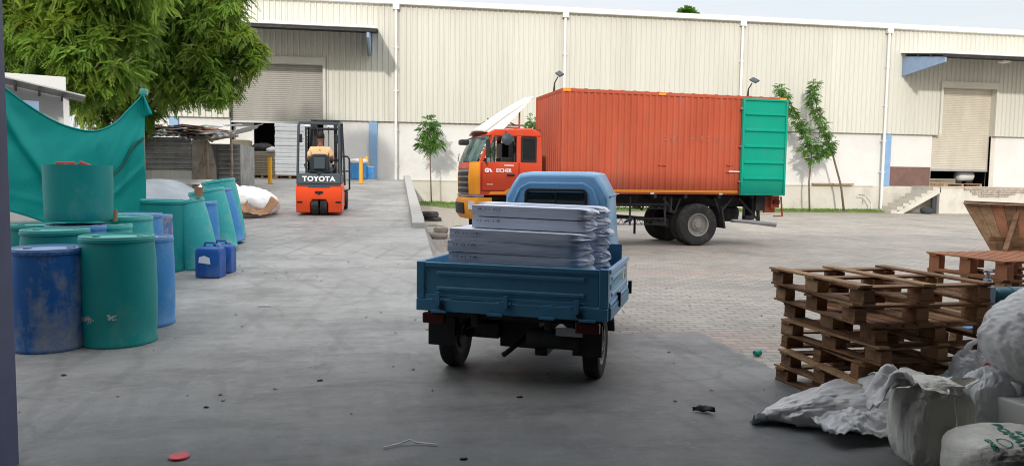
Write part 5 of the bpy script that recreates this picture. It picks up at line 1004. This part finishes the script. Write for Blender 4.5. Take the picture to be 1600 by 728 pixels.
# seated driver (local to forklift frame)
DV = thing('person', 'driver in a beige shirt and grey trousers seated on the forklift, seen from behind', 'person', FK.location); DV.rotation_euler = FK.rotation_euler
P = [(0, .50, 1.14, (.15, .12)), (0, .47, 1.30, (.145, .11)), (0, .45, 1.46, (.165, .11)), (0, .46, 1.60, (.10, .08)), (0, .48, 1.68, .055), (0, .50, 1.76, (.075, .085)), (0, .505, 1.85, (.082, .098)), (0, .50, 1.92, (.06, .075))]
E_ = [(i, i+1) for i in range(7)]
def hand(P, E_, k, base, dirn, s):   # palm + five fingers curled round the wheel
    bx, by, bz = base; P.append((bx, by, bz, (.035, .02))); pk = len(P)-1; E_.append((k, pk))
    for j, (off, L_) in enumerate(((-.030, .055), (-.011, .065), (.010, .062), (.029, .048))):
        P.append((bx+off, by+.05, bz+.012, .010)); P.append((bx+off, by+.05+L_*.55, bz-.006, .009)); P.append((bx+off, by+.05+L_*.7, bz-.035, .008)); a = len(P)-3
        E_ += [(pk, a), (a, a+1), (a+1, a+2)]
    P.append((bx-s*.045, by+.02, bz-.005, .011)); P.append((bx-s*.055, by+.055, bz-.02, .009)); a = len(P)-2; E_ += [(pk, a), (a, a+1)]
for s, hx in ((-1, -.12), (1, .16)):
    P += [(s*.19, .46, 1.545, .062), (s*.27, .50, 1.32, .047), (s*.235, .68, 1.22, .04), ((hx), .90, 1.34, .028)]; k = len(P)-4; E_ += [(2, k), (k, k+1), (k+1, k+2), (k+2, k+3)]
    hand(P, E_, k+3, (hx, .95, 1.36), 0, s)
for s in (-1, 1):
    P += [(s*.10, .56, 1.12, .09), (s*.15, .95, 1.13, .075), (s*.15, 1.10, .78, .052), (s*.15, 1.12, .66, .042), (s*.15, 1.24, .62, .04)]; k = len(P)-5; E_ += [(0, k), (k, k+1), (k+1, k+2), (k+2, k+3), (k+3, k+4)]
skin('body', P, E_, m_skin, DV, 2)
SP = [(0, .50, 1.12, (.175, .14)), (0, .47, 1.30, (.17, .13)), (0, .45, 1.46, (.185, .125)), (0, .46, 1.585, (.12, .09)), (0, .475, 1.63, (.07, .065))]; SE = [(0, 1), (1, 2), (2, 3), (3, 4)]
for s in (-1, 1): SP += [(s*.20, .46, 1.545, .078), (s*.265, .49, 1.36, .072)]; k = len(SP)-2; SE += [(2, k), (k, k+1)]
skin('shirt', SP, SE, m_shirt, DV, 2)
TP = [(0, .50, 1.13, (.17, .135)), (0, .54, 1.10, (.16, .12))]; TE = [(0, 1)]
for s in (-1, 1): TP += [(s*.11, .60, 1.12, .10), (s*.155, .95, 1.14, .088), (s*.155, 1.09, .84, .068), (s*.155, 1.12, .70, .06)]; k = len(TP)-4; TE += [(1, k), (k, k+1), (k+1, k+2), (k+2, k+3)]
skin('trousers', TP, TE, m_trous, DV, 2)
o = blob('hair', m_hair, (.195, .215, .20), DV, e=1, wr=.006, wf=14, flat=False, sub=3); o.location = (0, .49, 1.79)
for s in (-1, 1):
    o = blob('ear', m_skin, (.025, .04, .065), DV, e=1, wr=0, flat=False, sub=2); o.location = (s*.09, .51, 1.80)
    b = MB(); b.box((s*.155-.045, 1.08, .58), (s*.155+.045, 1.34, .66)); b.build('shoe', m_black, DV, bevel=.02)
o = blob('nose', m_skin, (.03, .035, .045), DV, e=1, wr=0, flat=False, sub=2); o.location = (0, .605, 1.79)
for s in (-1, 1): o = blob('eye', m_letter, (.022, .012, .014), DV, e=1, wr=0, flat=False, sub=2); o.location = (s*.032, .592, 1.835)

# ------------------------------------------------------------------ TYRE PILE, STONES
q = at_z(676, 349, 0)
for i, (z, dx, lab) in enumerate(((0, .0, 'lower tyre of the small pile beside the kerb wall'), (.19, -.10, 'upper tyre of the small pile beside the kerb wall'))):
    b = MB(); b.lathe([(.17, .02), (.27, 0), (.315, .03), (.325, .1), (.315, .17), (.27, .2), (.17, .18), (.2, .1), (.17, .02)], 30); tag(b.build('old_tyre', m_rubber, smooth=2), lab, 'tyre', 'old tyres by the kerb', loc=(q.x+dx, q.y+.3, z))
q = at_z(686, 373, 0)
for dx, dy, z, sx, lab in ((0, .1, 0, .42, 'larger pale stone lying on the paving by the ramp foot'), (.05, .12, .14, .34, 'pale stone resting on top of the larger one'), (-.28, .5, 0, .3, 'small stone just behind the larger pale ones')):
    o = blob('stone', m_stone, (sx, sx*.8, .17), e=.6, wr=.02, wf=5, seed=dx*10, sub=4); tag(o, lab, 'stone', loc=(q.x+dx, q.y+dy, z))

# ------------------------------------------------------------------ PALLETS right
def pallet(name, label, L_, W_, nb, deck_full, loc, rz, grp='stacked wooden pallets', m1=None, bh=.085, seed=0, slats=3):
    rr_ = random.Random(seed); t = thing(name, label, 'pallet', loc, rz, grp); m1 = m1 or m_wood
    xs = [-L_/2+.07, 0, L_/2-.07]; ys_ = [-W_/2+.075, rr_.uniform(-.03, .03), W_/2-.075]
    for x in (xs if slats == 3 else [xs[0], xs[2]]): b = MB(); b.box((x-.05, -W_/2, 0), (x+.05, W_/2, .016)); b.build('bottom_board', m1, t, bevel=.003)
    for x in xs:
        for y in ys_: b = MB(); b.box((x-.045+rr_.uniform(-.01, .01), y-.07, .0165), (x+.045, y+.07, .0165+bh)); b.build('block', m_wood2 if rr_.random() < .35 else m1, t, bevel=.003)
    z = .017+bh
    for y in ys_: b = MB(); b.box((-L_/2, y-.05, z), (L_/2, y+.05, z+.016)); b.build('stringer_board', m1, t, bevel=.003)
    n = 9 if deck_full else 3; z += .0165
    for i in range(n):
        x = -L_/2+.05+(L_-.1)*i/(n-1); w_ = .049 if deck_full else .045
        b = MB(); b.box((x-w_+rr_.uniform(-.006, .006), -W_/2+rr_.uniform(-.01, .01), z), (x+w_, W_/2+rr_.uniform(-.01, .01), z+.016)); b.build('deck_board', m1 if rr_.random() < .75 else m_wood2, t, bevel=.003)
    return t, z+.017
cx, cy = 3.40, 4.79; z = .0065
st_ = [(.13, .10, 7, False, .075, 'undermost'), (.07, -.03, -2, False, .080, 'second lowest'), (.12, .06, 88, False, .072, 'third lowest'), (.10, -.01, 5, False, .075, 'fourth lowest'), (.13, .03, 2, True, .078, 'fifth lowest'), (.03, .03, -2, False, .085, 'sixth lowest'), (0.0, 0, 2.5, False, .08, 'topmost')]
for i, (dx, dy, rzd, full, bh, nm) in enumerate(st_):
    t, h = pallet('pallet', 'worn pallet %s in the stack behind the crumpled sacks' % nm if nm != 'topmost' else 'open framed pallet topmost in the stack behind the crumpled sacks', 1.04, 1.02, 9, full, (cx+dx, cy+dy, z), R(rzd+2), bh=bh, seed=i); z += h
# second stack: taller framed stack at the right
c2_ = at_d(1575, 450, 8.1); z = .0065; ang = R(4)
for i in range(4):
    t, h = pallet('framed_pallet', 'reddish framed pallet %s in the far right stack' % ('at the bottom', 'second from below', 'third from below', 'on top')[i], 1.25, 1.0, 9, i in (3, 1), (c2_.x, c2_.y, z), ang+R(i-1), 'framed pallets at the far right', m_wood3 if i == 3 else m_wood, bh=.145, seed=30+i, slats=2); z += h
ztop = z
# slanted plank hopper resting on it
hp_ = thing('slanted_crate', 'large slanted panel of red brown planks leaning over the far right pallets', 'crate')
A = at_d(1507, 317, 9.0); B_ = at_d(1690, 325, 9.0); D_ = at_d(1562, 412, 8.7); E2 = at_d(1640, 412, 8.7); n = 9
for i in range(n):
    u0, u1 = i/n, (i+.95)/n; a, b_ = A.lerp(B_, u0), A.lerp(B_, u1); c_, d_ = D_.lerp(E2, u1), D_.lerp(E2, u0); nrm = Vector((0, .025, 0)); b = MB(); b.hexa([d_, c_, c_+nrm, d_+nrm, a, b_, b_+nrm, a+nrm])
    b.build('plank', (m_wood3, m_wood2, m_wood3, m_wood)[(i*5) % 4] if i else m_wood2, hp_)
b = MB(); b.bar(A+Vector((-.02, -.03, .015)), B_+Vector((0, -.03, .015)), .04, .025); b.bar(at_d(1545, 373, 8.75), at_d(1660, 378, 8.75), .03, .06); b.build('batten', m_wood2, hp_)
# legs carrying the panel behind
b = MB(); b.bar(D_+Vector((.25, .1, -.1)), Vector((D_.x+.25, D_.y+.1, ztop-.02)), .07); b.bar(A.lerp(B_, .5)+Vector((0, .05, -.02)), Vector((c2_.x+.35, c2_.y+.45, ztop-.02)), .05); b.build('prop', m_wood, hp_)
# teal hydraulic jack lying beside the stack
q = at_d(1540, 455, 6.9)
jk = thing('pump_unit', 'teal painted cylinder with a blue clamp lying on the pallets at the right edge', 'cylinder', (q.x, q.y, q.z-.05), R(6))
b = MB(); b.lathe([(0, 0), (.06, .01), (.085, .05), (.085, .62), (.06, .68), (0, .7)], 20, 'x', (.10, 0, 0)); b.lathe([(.09, .16), (.092, .18), (.09, .2)], 20, 'x', (.10, 0, 0)); b.build('cylinder_body', mat('dark_teal_paint', (.015, .10, .13), .4, 0, .2, 5, dirt=(.1, .1, .09), damt=.5), jk, smooth=2)
b = MB(); b.box((-.03, -.05, -.10), (.07, .05, .10)); b.box((-.01, -.03, .10), (.04, .03, .17)); b.build('clamp', m_bluebr, jk, bevel=.012)
b = MB(); b.tube([(.015, 0, .17), (.015, 0, .235)], .018, 8); b.tube([(-.03, 0, .24), (.06, 0, .235)], .014, 8); b.build('valve', m_steel, jk, smooth=True)
b = MB(); b.box((.1, -.09, -.20), (.18, .09, -.075)); b.box((.6, -.09, -.20), (.68, .09, -.075)); b.build('cradle', m_wood, jk)
b = MB(); zc = q.z-.255; b.box((-.15, -.3, zc-q.z+.05-.12), (.95, .3, zc-q.z+.05)) ; b.build('timber_base', m_wood, jk, bevel=.005)
for x in (-.1, .8):
    for y in (-.25, .2): b = MB(); b.box((x, y, -(q.z-.05)), (x+.08, y+.08, zc-q.z+.05-.122)); b.build('base_leg', m_wood, jk)
q = at_d(1512, 520, 5.9); b = MB(); b.box((0, 0, 0), (.5, .08, .04)); tag(b.build('blue_beam', m_blue2, bevel=.006), 'short bright blue bar poking out behind the white bags', 'bar', loc=(q.x, q.y, q.z), rz=R(-8)); b = MB(); b.box((.3, .0, -q.z+.0), (.36, .06, -.001)); b.build('foot', m_chassis, bpy.data.objects['blue_beam'] if 'blue_beam' in bpy.data.objects and bpy.data.objects['blue_beam'].parent is None else None) if False else None

# ------------------------------------------------------------------ SACKS right foreground
def P2(px, py, D): return at_d(px, py, D)
def wrap_text(txt, size, target, origin, xdir, ydir, ndir, m, parent, bold=.003):
    me = text_mesh(txt, size, depth=0, bold=bold); bm = bmesh.new(); bm.from_mesh(me); bmesh.ops.subdivide_edges(bm, edges=bm.edges, cuts=2, use_grid_fill=True); bm.to_mesh(me); bm.free()
    bv = BVHTree.FromPolygons([v.co for v in target.data.vertices], [tuple(p.vertices) for p in target.data.polygons])
    for v in me.vertices:
        p = origin+xdir*v.co.x+ydir*v.co.y; h = bv.ray_cast(p+ndir*1, -ndir)
        v.co = (h[0]+ndir*.004) if h[0] else p
    me.materials.clear(); me.materials.append(m); o = bpy.data.objects.new('print', me); C.objects.link(o); o.parent = parent; return o
# standing cream sack with gathered open mouth
q = at_z(1452, 722, 0); q = at_d(1450, 700, 4.15); 
def sh1(p):
    t = (p.z/.42+.5); k = 1+.03*math.sin(PI*min(1, max(0, t*.9)))-.05*max(0, t-.75)*2
    return Vector((p.x*k, p.y*k, p.z))
sk = thing('standing_sack', 'upright cream woven sack with a crumpled open top at the front', 'sack', (q.x, q.y, 0), R(-12))
sb = blob('sack_body', m_sackc, (.345, .34, .50), sk, e=.52, wr=.008, wf=4, seed=2, sub=6, shape=sh1, stretch=(1.3, 1.3, .45), fine=.5, fc=.034, ff=6)
def ruf(u, v):
    a = 2*PI*u; r_ = .175+.05*math.sin(3*a+1)+.03*math.sin(11*a)+.04*v*math.sin(7*a+2)-.05*(1-v)+(.10*v*max(0, math.cos(a-PI))); return (r_*math.cos(a), r_*math.sin(a)*.9, .415+.09*v+.02*math.sin(5*a)*v-.05*v*v)
o = crumple('sack_mouth', m_sackc, ruf, 90, 14, .028, 9, 4, sk)
b = MB(); b.tube([(.02, -.205, .42), (.03, -.222, .3), (.035, -.22, .15), (.03, -.205, .03)], .006, 6); b.build('seam', m_sackc, sk, smooth=True)
o = crumple('sack_flap', m_sack, lambda u, v: (-.12-.22*u, -.06+.20*v-.05*u, .455+.05*math.sin(u*4)-.10*u*u+.03*math.sin(v*9)), 40, 30, .03, 8, 7, sk)
# long slack sack stretched to the left
def sh2(p): t = p.x/1.0+.5; k = .35+.75*min(1, t*1.7); return Vector((p.x, p.y*k, p.z*k-(.0)+(0 if t > .5 else -.075*(1-k))))
q = P2(1310, 660, 4.75); o = blob('slack_sack', m_sack, (1.0, .46, .25), e=.8, wr=.016, wf=3.2, seed=9, sub=6, shape=sh2, stretch=(.5, 1.2, 1.5), fc=.05, ff=7); tag(o, 'long slack white sack stretched out to the left on the floor', 'sack', loc=(q.x, q.y, .0)); o.rotation_euler = (0, 0, R(-6))
q = P2(1205, 655, 4.75); o = crumple('sack_tail', m_film, lambda u, v: (-.14+.30*u, -.06+.16*v*(.4+u), .035+.03*u+.03*math.sin(v*6)), 30, 20, .03, 9, 3); tag(o, 'thin twisted plastic end lying at the left tip of the slack sack', 'plastic scrap', loc=(q.x, q.y, .0))
q = P2(1350, 655, 4.45); o = crumple('plastic_sheet', m_poly, lambda u, v: (-.26+.55*u, -.12+.34*v, .05+.11*math.sin(PI*v)*math.sin(PI*u)**.6+.03), 60, 50, .055, 6, 12); tag(o, 'crumpled white plastic sheet between the slack sack and the upright sack', 'plastic sheet', loc=(q.x, q.y, .0))
q = P2(1385, 660, 4.75); o = blob('small_sack', m_sack, (.40, .35, .33), e=.8, wr=.012, wf=4, seed=14, sub=6, fc=.05, ff=6); tag(o, 'half hidden rumpled sack just behind the upright cream sack', 'sack', loc=(q.x, q.y, 0))
# bags behind
q = P2(1500, 620, 4.75); o = blob('grey_bag', m_film, (.40, .34, .36), e=.8, wr=.02, wf=4, seed=17, sub=6, fc=.07, ff=7); tag(o, 'grey translucent rubbish bag behind the upright cream sack', 'bag', loc=(q.x, q.y, .0))
q = P2(1540, 640, 4.3); o = blob('crushed_bag', m_poly, (.25, .25, .50), e=.8, wr=.015, wf=5, seed=23, sub=6, fc=.08, ff=7, stretch=(1.2, 1.2, .6)); tag(o, 'tall crushed white plastic bag right of the upright sack', 'bag', loc=(q.x, q.y, .0))
q = P2(1518, 600, 4.75); cbag = thing('carrier_bag', 'white carrier bag with a red print spot standing before the pallets', 'bag', (q.x, q.y, .235))
o = blob('bag_body', m_poly, (.23, .2, .27), cbag, e=.75, wr=.008, wf=5, seed=31, sub=6, fc=.045, ff=9); bb_ = o
b = MB(); b.tube([(-.08, 0, .22), (-.05, -.02, .30), (.0, -.03, .33), (.03, -.02, .30), (.05, 0, .22)], [.02, .016, .014, .016, .02], 8); b.build('handle', m_poly, cbag, smooth=True)
b = MB(); b.add([(math.cos(a)*.022, math.sin(a)*.018, 0) for a in [2*PI*k/12 for k in range(12)]], [tuple(range(12))]); sp = b.build('red_spot', mat('red_print', (.6, .03, .04), .5), cbag, solid=.002); sp.matrix_local = Matrix.Translation((-.01, -.128, .19))@FRONT
# big bag at right edge, lying on a support heap
q = P2(1545, 640, 4.45)
q = P2(1612, 640, 4.5); o = blob('filled_sack', m_sack, (.50, .5, .52), e=.7, wr=.012, wf=4, seed=41, sub=6, fc=.04, ff=5); tag(o, 'filled sack at the right edge holding up the bulging white bag', 'sack', loc=(q.x, q.y, 0))
q = P2(1655, 520, 4.25); bigb = blob('bulging_bag', m_sack, (.62, .54, .50), e=.85, wr=.006, wf=2.6, seed=52, sub=6, flat=False, fine=.6, stretch=(2.4, 1, .5), fc=.030, ff=7.5); tag(bigb, 'large bulging white bag high at the right edge', 'bag', loc=(q.x, q.y, q.z-.20)); bigb.rotation_euler = (0, R(-28), 0)
# printed sack lying in front
q = P2(1585, 735, 3.72); pr_ = thing('printed_sack', 'lying cream sack with green printed letters at the bottom right corner', 'sack', (q.x, q.y, 0), R(-8))
ob_ = blob('sack_body', m_sackc, (.62, .46, .335), pr_, e=.62, wr=.008, wf=3.5, seed=61, sub=6, fine=.5, fc=.022, ff=5.5)
m_gink = mat('green_ink', (.03, .20, .14), .7)
nd = Vector((-.25, -.75, .62)).normalized(); xd = Vector((0, 0, 0))
yv = Vector((.85, -.25, .0)).normalized(); nd = Vector((-.1, -.72, .69)).normalized(); xdn = Vector((.05, .69, .72)); xdn = (xdn-nd*xdn.dot(nd)).normalized(); yd = -nd.cross(xdn).normalized()
dn = -xdn  # text runs downwards over the sack
ctr = Vector((-.035, -.15, .25))
side_ = nd.cross(dn).normalized()
wrap_text('BONATE', .060, ob_, ctr+Vector((-.035, 0, 0))-dn*.11, dn, side_, nd, m_gink, pr_)
wrap_text('UO', .05, ob_, ctr+Vector((.025, 0, 0))-dn*.12, dn, side_, nd, m_gink, pr_)
wrap_text('GNES', .034, ob_, ctr+Vector((-.18, 0, 0))-dn*.05, dn, side_, nd, m_gink, pr_, .0015)
o = wrap_text('O', .10, ob_, ctr+Vector((-.115, 0, .0))-dn*.06, dn, side_, nd, m_gink, pr_, -.002)
q = P2(1594, 660, 4.1); b = MB(); b.box((-.06, -.1, 0), (.12, .1, .36)); o = b.build('white_carton', m_white, bevel=.01); tag(o, 'small plain white carton beside the printed sack', 'carton', loc=(q.x, q.y, 0), rz=.1)
q = P2(1583, 612, 4.9); b = MB()
for i in range(3): b.box((-.25, i*.12, 0), (.3, i*.12+.09, .02))
b.box((-.25, 0, -.08), (-.17, .33, -.002)); b.box((.2, 0, -.08), (.28, .33, -.002))
o = b.build('pallet_piece', m_wood3, bevel=.003); tag(o, 'broken piece of red brown pallet between the bags', 'wood piece', loc=(q.x, q.y, q.z)); o.rotation_euler = (R(4), R(6), R(-25))

# ------------------------------------------------------------------ LITTER on the floor
q = at_z(280, 716, 0); b = MB(); b.lathe([(0, .0), (.052, 0), (.055, .006), (.05, .012), (.035, .010), (0, .010)], 28); tag(b.build('red_lid', mat('pink_red', (.62, .09, .11), .5), smooth=2), 'round red plastic lid lying on the floor at the bottom left', 'lid', loc=(q.x, q.y, .0065))
q = at_z(1184, 557, 0); b = MB(); b.lathe([(0, 0), (.022, 0), (.03, .07), (.026, .07), (.02, .005)], 16, 'x'); o = b.build('green_cup', mat('green_cup', (.02, .36, .26), .4), smooth=2); tag(o, 'crushed green paper cup lying on the paving', 'cup', loc=(q.x-.03, q.y, .032)); o.rotation_euler = (0, 0, .5)
q = at_z(1099, 645, 0); o = crumple('dead_leaf', m_black, lambda u, v: (-.07+.15*u, -.03+.06*v*math.sin(PI*max(.05, min(.95, u))), .012+.03*math.sin(v*3)+.01*u), 14, 8, .015, 12, 2); tag(o, 'dark curled leaf on the concrete in the middle foreground', 'leaf', loc=(q.x, q.y, .006)); o.rotation_euler = (0, 0, -.6)
q = at_z(640, 699, 0); b = MB(); b.tube([(-.15, -.02, .01), (-.05, .03, .012), (.0, .03, .03), (.04, .03, .012), (.16, -.01, .01)], .005, 6); tag(b.build('plastic_strip', m_letter), 'bent white plastic strip on the floor at the bottom centre', 'strip', loc=(q.x, q.y, .006))
q = at_z(415, 470, .14); b = MB(); b.tube([(-.08, 0, .0), (.0, .01, .0), (.07, -.01, 0)], .007, 6); tag(b.build('white_stick', m_letter), 'small white stick on the concrete before the ramp', 'stick', loc=(q.x, q.y, ramp_z(q.y)+.018))
q = at_z(676, 518, 0); o = crumple('dead_leaf', m_card, lambda u, v: (-.07+.13*u, -.02+.04*v, .012+.01*math.sin(v*3)), 10, 6, .01, 12, 5); tag(o, 'thin brown leaf on the floor left of the blue three wheeler', 'leaf', loc=(q.x, q.y, .006))
spots = [(322, 638, 'dark scrap on the floor right of the red lid'), (812, 622, 'dark scrap just behind the blue three wheeler'), (500, 596, 'tiny dark scrap left of the near rear wheel'), (100, 588, 'dark scrap in front of the scuffed blue drum'), (725, 719, 'tiny dark scrap at the bottom centre edge'), (1378, 655, 'black crumb by the upright cream sack')]
for i, (x, y, lab) in enumerate(spots):
    q = at_z(x, y, 0); o = blob('scrap', m_black, (.034, .014, .007), e=.9, wr=.005, wf=30, seed=i, sub=3); tag(o, lab, 'scrap', 'dark scraps on the floor', loc=(q.x, q.y, .007))
rr_ = random.Random(4); gv = MB()
for i in range(260):
    x = rr_.uniform(-2.5, 8); y = rr_.uniform(4.4, 20); s_ = rr_.uniform(.004, .014)
    z = (ramp_z(y)+.009 if x < .55 else .0065)
    if .4 < x < 1.0: continue
    gv.M = Matrix.Translation((x, y, z))@Matrix.Rotation(rr_.uniform(0, 6), 4, 'Z'); gv.hexa([(-s_, -s_, 0), (s_*1.3, -s_, 0), (s_, s_*.8, 0), (-s_, s_, 0), (-s_*.5, -s_*.5, s_), (s_*.6, -s_*.6, s_*.8), (s_*.5, s_*.5, s_), (-s_*.6, s_*.4, s_*.7)])
gv.M = Matrix(); o = kind(gv.build('loose_grit', m_stone), 'stuff'); o['label'] = 'small loose grit scattered over the concrete and paving'
